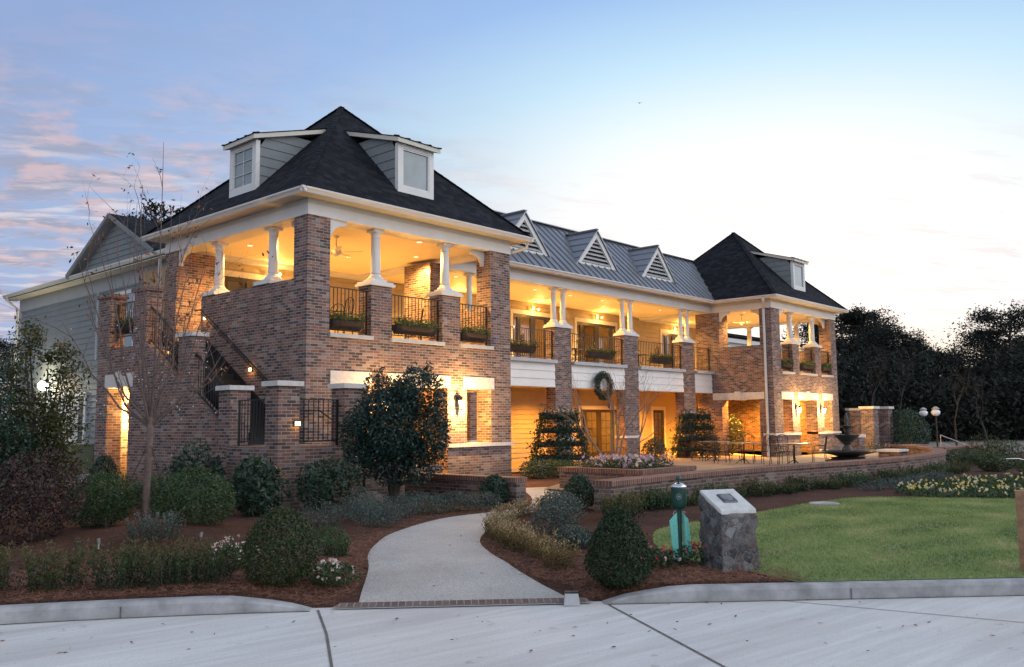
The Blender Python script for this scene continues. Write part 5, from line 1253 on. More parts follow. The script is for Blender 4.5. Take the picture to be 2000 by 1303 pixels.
def pine_proto(h, seed, label, broad=.22):
    t_ = thing('pine_tree', label, 'tree', (0, 0, -50)); r = random.Random(seed); b = MB()
    lean = r.gauss(0, .02); b.tube([(0, 0, 0), (lean*h*.5, 0, h*.5), (lean*h, 0, h*.97)], [h*.016, h*.011, h*.003], 7); b.build('trunk', m_barkd, t_)
    C = []; bb = MB(); rn = np.random.default_rng(seed); z = h*.36
    while z < h*.98:
        f = (h-z)/(h*.64); R = h*broad*(.30+.85*math.sin(min(1, f*1.15)*2.2)**.8 if f > .05 else .2)*r.uniform(.65, 1.15)
        for k in range(r.randint(2, 4)):
            a = r.uniform(0, 6.28); e = np.array((math.cos(a)*R, math.sin(a)*R, z+R*r.uniform(.05, .4))); s0 = np.array((lean*z, 0, z)); bb.tube([s0, (s0+e)/2+np.array((0, 0, -R*.04)), e], [h*.004, h*.003, h*.001], 4, False)
            for q in range(r.randint(3, 5)):
                u = r.uniform(.45, 1.05); c = s0+(e-s0)*u+rn.normal(0, R*.09, 3); m = (70, 60, 38, 64)[seed-201]; C.append(c+rn.normal(0, 1, (m, 3))*np.array((R*.14+.10, R*.14+.10, R*.07+.08)))
        z += h*.030*r.uniform(.7, 1.3)
    bb.build('branch', m_barkd, t_); C = np.concatenate(C)
    addmesh('crown', leafmesh('crown', C, h*.0105, h*.0040, m_lpine, seed=seed), t_); return t_
PR_ = [pine_proto(13, 201, ''), pine_proto(14, 202, '', .26), pine_proto(12, 203, '', .30), pine_proto(13.5, 204, '', .24)]
def at(u, dist):     # a point on the ground seen at photo column u, dist metres ahead
    k = fw+rt*(u-1000)/1711.6-up*(850-651)/1711.6; k = k/k.dot(fw); p = CAM+k*dist; return float(p[0]), float(p[1])
# (column, distance, height, label)
PINES = [(1652, 72, 11.0, 'tall pine rising right behind the far pavilion corner'), (1690, 78, 11.3, 'dense tall pine just right of the far pavilion'), (1722, 84, 10.5, 'pine on the descending wood edge, third from the pavilion'),
         (1756, 84, 10.2, 'broad dark pine over the outdoor brick pillars'), (1790, 88, 9.6, 'dark pine over the globe lamps'), (1822, 86, 8.2, 'low pine left of the bright gap in the wood'), (1848, 92, 8.6, 'open crowned pine at the left of the bright gap in the wood'),
         (1880, 96, 5.8, 'lowest pine in the bright gap of the wood'), (1912, 90, 7.0, 'small pine at the right side of the bright gap'), (1945, 76, 9.4, 'tall open crowned pine right of the bright gap'), (1985, 70, 10.4, 'tallest pine at the right edge of the photo'), (1965, 90, 9.2, 'pine behind the tall one near the right edge'),
         (2030, 80, 9.4, 'pine cut by the right edge of the photo')]
for i, (u, ds__, h, lb) in enumerate(PINES):
    p = PR_[i % 4]; hp = (13, 14, 12, 13.5)[i % 4]; x, y = at(u, ds__); s_ = h/hp
    if i < 4: o = p; o.location = (x, y, G-.1); o.rotation_euler = (0, 0, i*1.3); o.scale = (s_*1.25, s_*1.25, s_); o['label'] = lb; o['group'] = 'pines of the wood on the right'
    else: dup(p, (x, y, G-.1), i*1.9, (s_*1.3, s_*1.3, s_), lb, 'pines of the wood on the right')
dup(PR_[0], (*at(338, 52), G), .7, 1.12, 'pine top showing above the left roof slope', 'pines of the wood on the right')
dup(PR_[1], (*at(372, 55), G), 2.7, 1.09, 'second pine top just over the left roof slope', 'pines of the wood on the right')
dup(PR_[2], (*at(20, 60), G), 1.7, .62, 'dim pine behind the left end of the house', 'pines of the wood on the right')
# understorey mass of the wood
C = []; rn = np.random.default_rng(31)
for i in range(330):
    u = rn.uniform(1610, 2200); dd = rn.uniform(60, 100); x, y = at(u, dd); hh = rn.uniform(2.6, 6.6)*(1. if u > 1700 else .9)*(1.15 if u < 1830 or u > 1930 else .72); w = rn.uniform(1.4, 3.2)
    n = 380; C.append(np.column_stack([rn.normal(x, w*.55, n), rn.normal(y, w*.55, n), G+np.abs(rn.uniform(0, 1, n)**.8*hh)]))
tag(addmesh('woodland', leafmesh('woodland', np.concatenate(C), .22, .09, m_lpine, seed=33)), 'dark mass of woodland undergrowth closing the view on the right', 'woodland', None, 'stuff')
def bare_proto(label, seed, h, depth=4):
    t_ = thing('bare_tree', label, 'tree', (0, 0, -50)); b = MB(); r = random.Random(seed); tips = []
    branch(b, np.array((0, 0, 0.)), np.array((0, 0, 1.)), h*.34, h*.014, depth+1, r, tips, .2, 5, (2, 3), .5, .72); b.build('branch', m_barkd, t_); return t_
bt = bare_proto('bare thin tree behind the fountain and globe lamps', 61, 4.5); bt.location = (*at(1868, 42), G); bt['group'] = 'bare trees'
for u, dd, s_, lb in ((1700, 50, 1.25, 'bare tree right beside the far pavilion wall'), (1930, 46, .95, 'bare spindly tree at the far right before the dark wood'), (385, 60, 2.75, 'bare treetop behind the left roof slope by the pines'), (12, 48, 1.5, 'bare tree at the far left behind the house'), (1760, 58, 1.4, 'bare tree above the dark round bush near the pillars')):
    dup(bt, (*at(u, dd), G), u*.1, s_, lb, 'bare trees')
bush('round_bush', 'large dark round bush behind the fountain left of the globe lamps', (*at(1772, 43), G), 2.1, 2.1, 5000, .06, .024, m_ldark, 'egg', 151, lump=.25, shell=.5)
bush('round_bush', 'dark leafy bush at the left wall of the far pavilion', (*at(1415, 39.5), G), 1.9, 1.95, 3600, .06, .022, m_ldark, 'ball', 152, lump=.35, shell=.35)
bush('round_bush', 'low dark bush at the corner of the near pavilion right of its wall', (7.35, -.5, G), .9, .55, 1500, .035, .016, m_ldark, 'ball', 153, lump=.25)
bush('round_bush', 'green bush between the near pavilion and the first plant stand', (8.3, -.4, G), 1.3, .5, 2000, .035, .014, m_lgreen, 'ball', 154, lump=.35)
bush('round_bush', 'green bush left in front of the first plant stand', (9.2, -.8, G), 1.2, .45, 1700, .035, .014, m_lgreen, 'ball', 155, lump=.35)
bush('round_bush', 'round clipped shrub behind the myrtle at the second pier', (16.6, 1.6, G), 1.0, .95, 1600, .045, .02, m_ldark, 'egg', 156, lump=.12)

# ------------------------------------------------------------------ things in the garden
m_fix = simple('dull_fixture', (.16, .16, .17), .5, sc=9)
# towel post
tp_ = thing('towel_post', 'dark green ball washer on a post with two teal towels hanging from it', 'towel post', (-3.21, -11.55, G+.02))
b = MB(); b.tube([(0, 0, -.1), (0, 0, .62)], .024, 10); b.build('post', m_green, tp_, False)
b = MB(); b.lathe([(.060, .60), (.078, .63), (.083, .70), (.085, .80), (.087, .815), (.087, .83)], (0, 0, 0), 20); hs = b.build('housing', m_green, tp_, True)
b = MB(); b.lathe([(.089, .83), (.085, .842), (.05, .868), (.022, .878)], (0, 0, 0), 20); b.build('lid', m_chrome, tp_, True)
b = MB(); b.lathe([(.010, .875), (.012, .90), (.026, .905), (.030, .925), (.022, .945), (.008, .952)], (0, 0, 0), 14); b.build('plunger_knob', m_green, tp_, True)
# round emblem on the housing: a pale ring with a small cross stroke
m_emb = simple('emblem_paint', (.30, .38, .36), .5, sc=40, var=.1)
vd = np.array((CAM[0]+3.21, CAM[1]+11.55)); vd /= np.linalg.norm(vd); sdv = np.array((-vd[1], vd[0]))
def emb(a, zc): th = a/.0825; v = vd*math.cos(th)+sdv*math.sin(th); return (v[0]*.0845, v[1]*.0845, zc)
b = MB(); b.tube([emb(.024*math.cos(k*math.pi/8), .735+.028*math.sin(k*math.pi/8)) for k in range(17)], .0022, 4, False)
b.tube([emb(-.012, .722), emb(.010, .750)], .002, 4); b.tube([emb(.011, .724), emb(-.010, .748)], .002, 4); b.tube([emb(-.014, .735), emb(.014, .735)], .0018, 4); b.build('emblem', m_emb, hs)
def towel(side, lean, w0, w1, h, z0, twist):
    b = MB(); n = 14; m = 7; s_ = -sdv      # image right is minus sdv side
    rr = np.array((rx[0], rx[1]))
    for yy in range(n+1):
        for xx in range(m+1):
            u = xx/m-.5; v = yy/n; w = w1*(.86+.14*v); fold = .016*math.sin(u*8+v*1.5+twist)*(1-.3*v)
            p = rr*(side*(.062+.012*v)+lean*v+u*w)+vd*(fold+.022*side*u); b.v.append((p[0], p[1], z0-v*(h-.10*max(0., .5+u*side))-.10*max(0., .5+u*side)))
    for yy in range(n):
        for xx in range(m): q = yy*(m+1)+xx; b.f.append((q, q+1, q+m+2, q+m+1))
    o = b.build('towel', m_towel, tp_, True); so_ = o.modifiers.new('thick', 'SOLIDIFY'); so_.thickness = .006; return o
towel(-1, .055, .035, .108, .52, .575, 0.); towel(1, .018, .035, .082, .50, .578, 1.4)
b = MB()
for s_ in (-1, 1): b.tube([(rx[0]*.022*s_, rx[1]*.022*s_, .575), (rx[0]*.06*s_, rx[1]*.06*s_, .565), (rx[0]*.062*s_, rx[1]*.062*s_, .54)], .004, 5)
b.build('towel_hook', m_chrome, tp_)
# stone monument with sloping top and plaque
mo = thing('stone_monument', 'squat rubble stone pedestal with sloping pale slab and dark plaque on top', 'monument', (-3.03, -12.03, G))
ex = np.array((.88, -.47)); ex /= np.linalg.norm(ex); ey = np.array((-ex[1], ex[0]))
def mp(u, v, z): p = ex*u+ey*v; return (p[0], p[1], z)
hw_, hd_ = .225, .21; zf_, zb__ = .64, .83
import bmesh
def rubble():
    bm = bmesh.new(); N = 18
    vs = {}
    for i in range(N+1):
        for j in range(N+1):
            for k in range(2*N+1):
                if i in (0, N) or j in (0, N) or k in (0, 2*N):
                    u = (i/N-.5)*2*hw_; v = (j/N-.5)*2*hd_; top = zf_+(zb__-zf_)*(j/N); z = -.06+(top-.03+.06)*k/(2*N); f = 1-.04*k/(2*N)
                    p = Vector(mp(u*f, v*f, z)); nz_ = mnoise.noise(p*9)*.018+mnoise.noise(p*26)*.006; s_ = 1+nz_/.2 if k < 2*N else 1
                    vs[i, j, k] = bm.verts.new((p.x*s_, p.y*s_, p.z))
    def f4(a, b_, c, d_): 
        try: bm.faces.new((vs[a], vs[b_], vs[c], vs[d_]))
        except Exception: pass
    for k in range(2*N):
        for i in range(N):
            f4((i, 0, k), (i+1, 0, k), (i+1, 0, k+1), (i, 0, k+1)); f4((i+1, N, k), (i, N, k), (i, N, k+1), (i+1, N, k+1)); f4((0, i+1, k), (0, i, k), (0, i, k+1), (0, i+1, k+1)); f4((N, i, k), (N, i+1, k), (N, i+1, k+1), (N, i, k+1))
    me = bpy.data.meshes.new('rubble_body'); bm.to_mesh(me); bm.free(); me.materials.append(m_rub); me.polygons.foreach_set('use_smooth', [True]*len(me.polygons)); return me
addmesh('rubble_body', rubble(), mo)
b = MB(); g = .97; zz = lambda v: zf_+(zb__-zf_)*(v/hd_+1)/2
def slabp(u, v, dz): return mp(u, v, zz(v)+dz)
b.hexa([slabp(-hw_*g, -hd_*g, -.05), slabp(hw_*g, -hd_*g, -.05), slabp(hw_*g, hd_*g, -.05), slabp(-hw_*g, hd_*g, -.05), slabp(-hw_*g*.98, -hd_*g*.98, .0), slabp(hw_*g*.98, -hd_*g*.98, .0), slabp(hw_*g*.98, hd_*g*.98, .0), slabp(-hw_*g*.98, hd_*g*.98, .0)])
sl_ = b.build('sloping_slab', m_slab, mo); bv = sl_.modifiers.new('bevel', 'BEVEL'); bv.width = .012; bv.segments = 3
b = MB(); a0, a1, c0, c1 = -.085, .085, -.075, .075
b.hexa([slabp(a0, c0, .001), slabp(a1, c0, .001), slabp(a1, c1, .001), slabp(a0, c1, .001), slabp(a0*.93, c0*.93, .018), slabp(a1*.93, c0*.93, .018), slabp(a1*.93, c1*.93, .018), slabp(a0*.93, c1*.93, .018)])
pq = b.build('plaque', m_plaque, mo)
b = MB()
for k in range(6):
    v = .05-.02*k; w = (.05, .06, .065, .06, .05, .03)[k]; b.hexa([slabp(-w, v-.003, .0185), slabp(w, v-.003, .0185), slabp(w, v+.003, .0185), slabp(-w, v+.003, .0185), slabp(-w, v-.003, .0195), slabp(w, v-.003, .0195), slabp(w, v+.003, .0195), slabp(-w, v+.003, .0195)])
b.build('raised_line', m_tank, pq)
# cedar post at the right edge
cp_ = thing('timber_post', 'square cedar timber post at the right edge of the lawn', 'post', (-1.29, -14.44, G)); b = MB(); b.box(-.07, .07, -.07, .07, -.2, .82); b.build('post', m_post, cp_)
# ground fixture at the path edge, well lights and irrigation heads
gf_ = thing('ground_light', 'small grey ground light box at the path edge by the kerb', 'light', (-4.93, -11.42, ZR+.055), -YAW)
b = MB(); b.hexa([(-.075, -.06, -.05), (.075, -.06, -.05), (.075, .06, -.05), (-.075, .06, -.05), (-.06, -.035, .055), (.06, -.035, .055), (.06, .05, .055), (-.06, .05, .055)]); b.build('housing', m_tank, gf_)
b = MB(); b.box(-.062, .062, -.036, .052, .056, .068); b.build('lid', m_iron, gf_)
bl = thing('bollard_light', 'short brown path light stub in the pine straw at the left', 'light', (-7.02, -5.45, ground_z(-7.02, -5.45))); b = MB(); b.lathe([(.03, -.05), (.03, .13), (.045, .135), (.045, .155)], (0, 0, 0), 10); b.build('housing', m_barkd, bl)
bs = thing('spot_light', 'small silver garden spotlight on a stake left of the young tree', 'light', (-6.70, -5.30, ground_z(-6.70, -5.30))); b = MB(); b.tube([(0, 0, -.05), (0, 0, .10)], .012, 6); b.build('stake', m_tank, bs); b = MB(); b.tube([(0, 0, .09), (.0, .02, .17)], .028, 10); b.build('lamp_head', m_fix, bs); bs.scale = (.75,)*3
bs2 = thing('spot_light', 'small silver garden spotlight right of the young tree', 'light', (-5.55, -5.7, ground_z(-5.55, -5.7))); b = MB(); b.tube([(0, 0, -.05), (.01, 0, .06)], .012, 6); b.build('stake', m_tank, bs2); b = MB(); b.tube([(.0, 0, .05), (.03, .02, .13)], .026, 10); b.build('lamp_head', m_fix, bs2); bs2.scale = (.75,)*3
mh = thing('access_cover', 'round concrete access cover set at the back of the lawn', 'cover', (4.4, -9.95, G+.022)); b = MB(); b.lathe([(.27, -.05), (.27, .02), (.255, .03), (.05, .03)], (0, 0, 0), 24); b.build('cover', m_kerb, mh)
rk = thing('boulder', 'flat topped boulder under the big evergreen', 'rock', (-1.05, -3.55, G)); b = MB(); b.ball((0, 0, .08), .42, 12, 8, (1.1, .7, .55)); o = b.build('rock', simple('boulder_stone', (.13, .10, .085), .95, sc=9, var=.35, bump=.4), rk, True)
for v in o.data.vertices: v.co += v.co.normalized()*mnoise.noise(v.co*4)*.08
# fountain
fo = thing('fountain', 'dark tiered cast iron fountain with wide bowl on the terrace', 'fountain', (*at(1654, 31.), G+.05))
b = MB(); b.lathe([(.75, 0), (.75, .10), (.62, .16), (.55, .22)], (0, 0, 0), 28); b.build('base', m_founts, fo, True)
b = MB(); b.lathe([(.30, .16), (.35, .24), (.86, .36), (.94, .40), (.94, .46), (.88, .45), (.80, .38), (.3, .36)], (0, 0, 0), 32); b.build('basin', m_founts, fo, True)
b = MB(); b.lathe([(.22, .36), (.18, .50), (.11, .62), (.16, .70), (.22, .74)], (0, 0, 0), 18); b.build('pedestal', m_founts, fo, True)
b = MB(); b.lathe([(.14, .70), (.20, .74), (.36, .88), (.42, .97), (.44, 1.0), (.40, .99), (.2, .88)], (0, 0, 0), 26); b.build('upper_bowl', m_founts, fo, True)
b = MB(); b.lathe([(.10, .88), (.07, 1.05), (.11, 1.15), (.09, 1.2), (.22, 1.28), (.24, 1.31), (.10, 1.29), (.05, 1.36), (.085, 1.48), (.06, 1.6), (.015, 1.78)], (0, 0, 0), 16); b.build('finial', m_founts, fo, True)
m_water = simple('still_water', (.08, .09, .10), .05, spec=.9)
b = MB(); b.lathe([(.80, .42), (.1, .421)], (0, 0, 0), 28); b.build('water_surface', m_water, fo)
# brick pillars of the outdoor hearth, the block and a second planter
def bpillar(u, dist, w, dpt, h, label, cap=True):
    x, y = at(u, dist); t_ = thing('brick_pillar', label, 'pillar', (x, y, G), 0, 'brick pillars beyond the fountain')
    b = MB(); b.box(-w/2, w/2, -dpt/2, dpt/2, -.1, h-.12); b.build('shaft', m_brick, t_); b = MB(); b.box(-w/2-.06, w/2+.06, -dpt/2-.06, dpt/2+.06, h-.12, h); b.build('pillar_cap', m_stone, t_); return t_
bpillar(1672, 44, .6, .6, 2.15, 'brick pillar nearest the far pavilion wall beyond the fountain'); bpillar(1700, 42, .65, .6, 2.2, 'middle brick pillar with stone cap beyond the fountain'); bpillar(1729, 43, .62, .6, 2.2, 'right brick pillar with stone cap beyond the fountain'); bpillar(1668, 37, .62, .6, .95, 'short brick pillar with pale cap behind the fountain')
kb_ = thing('masonry_block', 'pale lamp lit brick block at the inner side of the wall curve', 'planter', (*at(1742, 31.5), G)); b = MB(); b.box(-.45, .45, -.35, .35, -.1, .42); b.build('brick_body', m_brick, kb_); b = MB(); b.box(-.50, .50, -.40, .40, .42, .50); b.build('cap', m_stone, kb_)
light('block_light', (*[c for c in at(1735, 30.2)], .25), 5, WARM, .05)
pb_ = thing('raised_planter', 'long low brick planter behind the pale block near the fountain', 'planter', (*at(1775, 36), G)); b = MB(); b.box(-1.2, 1.2, -.3, .3, -.1, .42); b.build('brick_wall', m_brick, pb_); b = MB(); b.box(-1.24, 1.24, -.34, .34, .42, .52); b.build('brick_coping', m_cap, pb_)
flowers('pansies', 'purple flowers in a planter just right behind the fountain', at(1712, 35), 1.2, .30, m_pansy, 60, 161, 600, z=G+.35)
# globe lamps
def globe(u, dist, label):
    t_ = thing('globe_lamp', label, 'street lamp', (*at(u, dist), G), 0, 'globe lamps on the right'); b = MB(); b.lathe([(.09, 0), (.07, .15), (.04, .2), (.035, 1.72)], (0, 0, 0), 10); b.build('post', m_iron, t_)
    b = MB(); b.lathe([(.10, 1.72), (.19, 1.80), (.21, 1.92), (.12, 2.02)], (0, 0, 0), 14); b.build('globe', m_globe, t_, True); b = MB(); b.lathe([(.12, 2.02), (.20, 2.05), (.06, 2.16)], (0, 0, 0), 12); b.build('lamp_cap', m_tank, t_, True)
globe(1806, 45, 'pale globe lamp on a thin post, the left one of the pair'); globe(1830, 42, 'pale globe lamp on a thin post, the right one of the pair')
hr = thing('step_handrail', 'metal handrail of the steps behind the terrace wall at right', 'handrail', (*at(1850, 40), G)); b = MB(); b.tube([(-1, 0, .0), (-1, 0, .85), (1.2, -.5, .35), (1.2, -.5, -.1)], .02, 6); b.tube([(-1, 0, .5), (1.2, -.5, .05)], .016, 6); b.build('rail', m_tank, hr)
hr = thing('step_handrail', 'pale handrail at the right edge beyond the pansy bed', 'handrail', (*at(1985, 27), G-.1)); b = MB(); b.tube([(-.5, .4, -.1), (-.5, .4, .42), (.1, 0., .42), (1.2, -.9, .05)], .018, 6); b.build('rail', m_chrome, hr)

# ------------------------------------------------------------------ tiered plant stands
def plant_stand(label, loc, rz, seed):
    t_ = thing('plant_stand', label, 'plant stand', loc, rz, 'tiered plant stands'); w0, w1, h = .95, .55, 1.72
    for s_ in (-1, 1):
        for yy in (.32, -.32):
            b = MB(); b.bar((s_*w0, yy, 0), (s_*w1, yy*.25, h+.12), .035, .035); b.build('leg', m_iron, t_)
    for k in range(4):
        z = .30+k*.45; u = z/h; w = w0+(w1-w0)*u; dp = .32*(1-.7*u)+.10
        b = MB(); b.box(-w-.02, w+.02, -dp, dp, z-.02, z); b.box(-w-.02, w+.02, -dp-.012, -dp, z, z+.13); b.box(-w-.02, w+.02, dp, dp+.012, z, z+.13); b.build('tray', m_iron, t_)
        n = 620; r = np.random.default_rng(seed+k); C = np.column_stack([r.uniform(-w-.08, w+.08, n), r.uniform(-dp-.14, dp+.14, n), z+.06+np.abs(r.normal(0, .15, n))*(.7+.6*np.sin(r.uniform(0, 6.28, n)))])
        nd = 240; D = np.column_stack([r.choice([-1, 1], nd)*w+r.normal(0, .13, nd), r.uniform(-dp-.15, dp+.15, nd), z-np.abs(r.normal(0, .2, nd))+.1])
        D2 = np.column_stack([r.normal(.05, .22, 260), -dp-.08+r.normal(0, .05, 260), z-np.abs(r.normal(0, .22, 260))+.1])
        addmesh('trailing_plant', leafmesh('trailing_plant', np.concatenate([C, D, D2]), .07, .024, m_ldark, seed=seed+k), t_)
        if k == 3:
            q = np.column_stack([r.uniform(-w, w, 22), r.uniform(-dp, dp, 22), np.full(22, z+.26)]); Q = np.repeat(q, 5, 0)+r.normal(0, .02, (110, 3)); addmesh('blossom', leafmesh('blossom', Q, .035, .028, m_fwhite, seed=seed), t_)
    return t_
plant_stand('tiered black plant stand with trailing greenery by the first pier', (*at(1093, 29.4), G+.03), -.70, 301)
plant_stand('tiered black plant stand with trailing greenery by the third pier', (*at(1358, 37), G+.03), -.70, 311)

# ------------------------------------------------------------------ rail planters
def rail_planter(label, xc, w, y, z, seed, mat=m_lgreen):
    t_ = thing('rail_planter', label, 'planter', (xc, y, z), 0, 'half basket planters on the railings'); b = MB(); n = 12; m = 9; sq = .19
    for k in range(m+1):
        th = math.pi/2*k/m; zz_ = -.22*math.sin(th); ww = w/2*(.80+.20*math.cos(th)**.5); rr = sq*math.cos(th)**.6 if k < m else .01
        b.v += [(-ww, .02, zz_), (-ww*.95, -rr*.75, zz_), (-ww*.5, -rr, zz_), (ww*.5, -rr, zz_), (ww*.95, -rr*.75, zz_), (ww, .02, zz_)]
    for k in range(m):
        for j in range(5): q = k*6+j; b.f.append((q, q+1, q+7, q+6))
    b.build('coco_liner', m_basket, t_)
    b = MB()
    for j in range(int(w/.055)):
        x = -w/2*.92+j*.055*.97; pts = [(x*(.80+.20*math.cos(a)**.5), -(sq*math.cos(a)**.6+.006)*(1 if abs(x) < w*.3 else .85), -.22*math.sin(a)) for a in np.linspace(0, 1.45, 6)]; b.tube(pts, .004, 4, False)
    b.bar((-w/2, -sq*.8, 0), (w/2, -sq*.8, 0), .012, .02); b.build('iron_basket', m_iron, t_)
    r = np.random.default_rng(seed); n = int(750*w); C = np.column_stack([r.uniform(-w/2*.98, w/2*.98, n), r.uniform(-.24, .04, n), np.abs(r.normal(0, .085, n))]); addmesh('foliage', leafmesh('foliage', C, .034, .015, mat, seed=seed), t_)
    return t_
for l0, l1, z, lb in ((.70, 1.62, 3.72, 'left'), (2.62, 4.05, 3.74, 'middle, widest'), (4.95, 5.98, 3.72, 'right')):
    rail_planter(f'half basket planter of greenery on the near pavilion front, the {lb} one', (l0+l1)/2, (l1-l0), .13, z, int(l0*50))
for l0, l1, lb in ((.70, 1.75, 'right'), (2.62, 4.05, 'middle, widest'), (4.95, 5.98, 'left')):
    rail_planter(f'dark planter of greenery on the far pavilion front, the {lb} one', XB+W0-(l0+l1)/2, (l1-l0), .13, 3.74, int(l0*70))
for x, w, lb in ((10.6, 1.5, 'first bay left of the front pier'), (15.1, 1.7, 'second bay behind the wreath'), (19.3, 1.5, 'third bay over the bare tree')):
    rail_planter(f'planter with trailing plants on the balcony rail, {lb}', x, w, YC+.08, 3.86, int(x*20), m_lolive)
rp = rail_planter('dark planter in the small railing of the stair landing', 0, .95, 0, 0, 77); rp.location = (XS+.22, 5.95, 3.90); rp.rotation_euler = (0, 0, -math.pi/2)

# ------------------------------------------------------------------ iron tables and chairs
def chair(label, loc, rz, group):
    t_ = thing('iron_chair', label, 'chair', loc, rz, group)
    b = MB(); b.lathe([(.20, .43), (.215, .44), (.215, .455), (.20, .46)], (0, 0, 0), 14); b.build('seat', m_iron, t_)
    for x in (-.19, .19):
        b = MB(); b.tube([(x*1.1, -.20, 0), (x, -.18, .44)], .012, 5); b.build('leg', m_iron, t_); b = MB(); b.tube([(x*1.1, .24, 0), (x, .19, .44), (x, .26, .92)], .012, 5); b.build('leg', m_iron, t_)
        b = MB(); b.tube([(x*1.15, -.16, .44), (x*1.2, -.16, .64), (x*1.15, .0, .66), (x, .21, .65)], .012, 5); b.build('armrest', m_iron, t_)
    b = MB(); b.tube([(-.19, .26, .90), (-.12, .28, .99), (0, .285, 1.02), (.12, .28, .99), (.19, .26, .90)], .013, 5)
    for x in (-.10, 0, .10): b.tube([(x*.8, .19, .46), (x*1.3, .235, .72), (x, .275, .98)], .007, 4)
    b.tube([(.06*math.cos(k*.7), .235, .74+.08*math.sin(k*.7)) for k in range(10)], .006, 4); b.build('backrest', m_iron, t_); return t_
def table(label, loc, r, group, mat=m_iron):
    t_ = thing('round_table', label, 'table', loc, 0, group); b = MB(); b.lathe([(r-.02, .70), (r, .705), (r, .725), (r-.02, .73)], (0, 0, 0), 22); b.build('tabletop', mat, t_)
    b = MB(); b.lathe([(.03, 0), (.03, .70)], (0, 0, 0), 8)
    for k in range(3): a = k*2.09; b.tube([(0, 0, .18), (.18*math.cos(a), .18*math.sin(a), .08), (.30*math.cos(a), .30*math.sin(a), 0)], .014, 5)
    b.build('pedestal', m_iron, t_); return t_
m_top = simple('grey_table_top', (.16, .16, .17), .3, sc=9)
SETS = [((1.25, 1.25, 3.34), 'near pavilion balcony, left'), ((3.6, 1.35, 3.34), 'near pavilion balcony, middle'), ((5.3, 1.5, 3.34), 'near pavilion balcony, right'), ((10.7, 4.0, 3.36), 'middle balcony, first bay'), ((15.0, 4.0, 3.36), 'middle balcony, second bay'), ((19.3, 4.0, 3.36), 'middle balcony, third bay')]
tb0 = ch0 = None
def put_set(c, lb, r, nch, ph, grp, mat=m_iron):
    global tb0, ch0
    if tb0 is None or mat is not m_iron: tb = table('round table on the '+lb, c, r, 'round tables', mat); tb0 = tb0 or tb
    else: dup(tb0, c, 0, 1, 'round iron table on the '+lb, 'round tables')
    names = ('facing the road side', 'on the right side', 'on the house side', 'on the left side')
    for k in range(nch):
        a = ph+k*2*math.pi/nch; p = (c[0]+(r+.20)*math.cos(a), c[1]+(r+.20)*math.sin(a), c[2]); lbl = f'iron chair at the table on the {lb}, ' + names[int(((a+math.pi/2+math.pi/4) % (2*math.pi))//(math.pi/2)) % 4]
        if ch0 is None: ch0 = chair(lbl, p, a-math.pi/2, grp)
        else: dup(ch0, p, a-math.pi/2, 1, lbl, grp)
for i, (c, lb) in enumerate(SETS): put_set(c, lb, .38, 3 if i else 4, .4+i*.9, 'iron chairs on the balconies')
for i, (u, dd, lb) in enumerate(((1452, 31.5, 'terrace by the downspout'), (1550, 30.0, 'terrace left of the fountain'), (1395, 34, 'terrace by the third pier'))):
    put_set((*at(u, dd), G+.05), lb, .60, 3, .3+i*.5, 'iron chairs on the terrace', m_top)

# ------------------------------------------------------------------ wreath, fans, lamps
wr = thing('wreath', 'dark evergreen wreath with ribbon hanging on the white balcony fascia', 'wreath', (15.0, YC-.20, 2.62))
r_ = np.random.default_rng(8); th = r_.uniform(0, 6.28, 1500); ph = r_.uniform(0, 6.28, 1500); rr = .14*np.sqrt(r_.uniform(.2, 1, 1500))
C = np.column_stack([(.42+rr*np.cos(ph))*np.cos(th), rr*np.sin(ph)*.8, (.42+rr*np.cos(ph))*np.sin(th)]); addmesh('greenery', leafmesh('greenery', C, .06, .016, m_ldark, seed=9), wr)
b = MB(); b.tube([(.42*math.cos(k*math.pi/10), 0, .42*math.sin(k*math.pi/10)) for k in range(21)], .05, 6, False); b.build('hoop', m_barkd, wr)
b = MB(); b.hexa([(.10, -.10, -.82), (.24, -.10, -.86), (.24, -.09, -.86), (.10, -.09, -.82), (.12, -.15, -.36), (.20, -.15, -.36), (.20, -.14, -.36), (.12, -.14, -.36)]); b.build('ribbon', simple('dark_ribbon', (.10, .02, .02), .6), wr)
def fan(label, x, y):
    t_ = thing('ceiling_fan', label, 'ceiling fan', (x, y, 6.2), .4, 'ceiling fans'); m_fan = m_cream
    b = MB(); b.lathe([(.08, -.002), (.06, -.05), (.015, -.07), (.015, -.34)], (0, 0, 0), 12); b.build('downrod', m_fan, t_)
    b = MB(); b.lathe([(.05, -.34), (.13, -.37), (.14, -.46), (.07, -.52), (.02, -.55)], (0, 0, 0), 16); b.build('motor', m_fan, t_, True)
    for k in range(5):
        a = k*2*math.pi/5; c, s_ = math.cos(a), math.sin(a); b = MB(); P = lambda r, w, z: (r*c-w*s_, r*s_+w*c, z)
        b.hexa([P(.16, -.05, -.44), P(.72, -.075, -.44), P(.72, .075, -.43), P(.16, .05, -.43), P(.16, -.05, -.43), P(.72, -.075, -.43), P(.72, .075, -.42), P(.16, .05, -.42)]); b.build('blade', m_fan, t_)
    return t_
fan('white ceiling fan in the near pavilion', 2.2, 1.9); fan('white ceiling fan in the far pavilion', XB+2.2, 2.5)
cans = 0
def downlight(x, y, z, label, power, ncol=WARM):
    t_ = thing('downlight', label, 'lamp', (x, y, z), 0, 'recessed downlights'); b = MB(); b.lathe([(.10, -.004), (.09, -.012), (.075, -.004)], (0, 0, 0), 16); b.build('trim_ring', m_white, t_); b = MB(); b.lathe([(.074, -.005), (.01, -.006)], (0, 0, 0), 16); b.build('lens', m_can, t_)
    if power: light('downlight_lamp', (0, 0, -.05), power, ncol, .07, t_, spot=2.6)
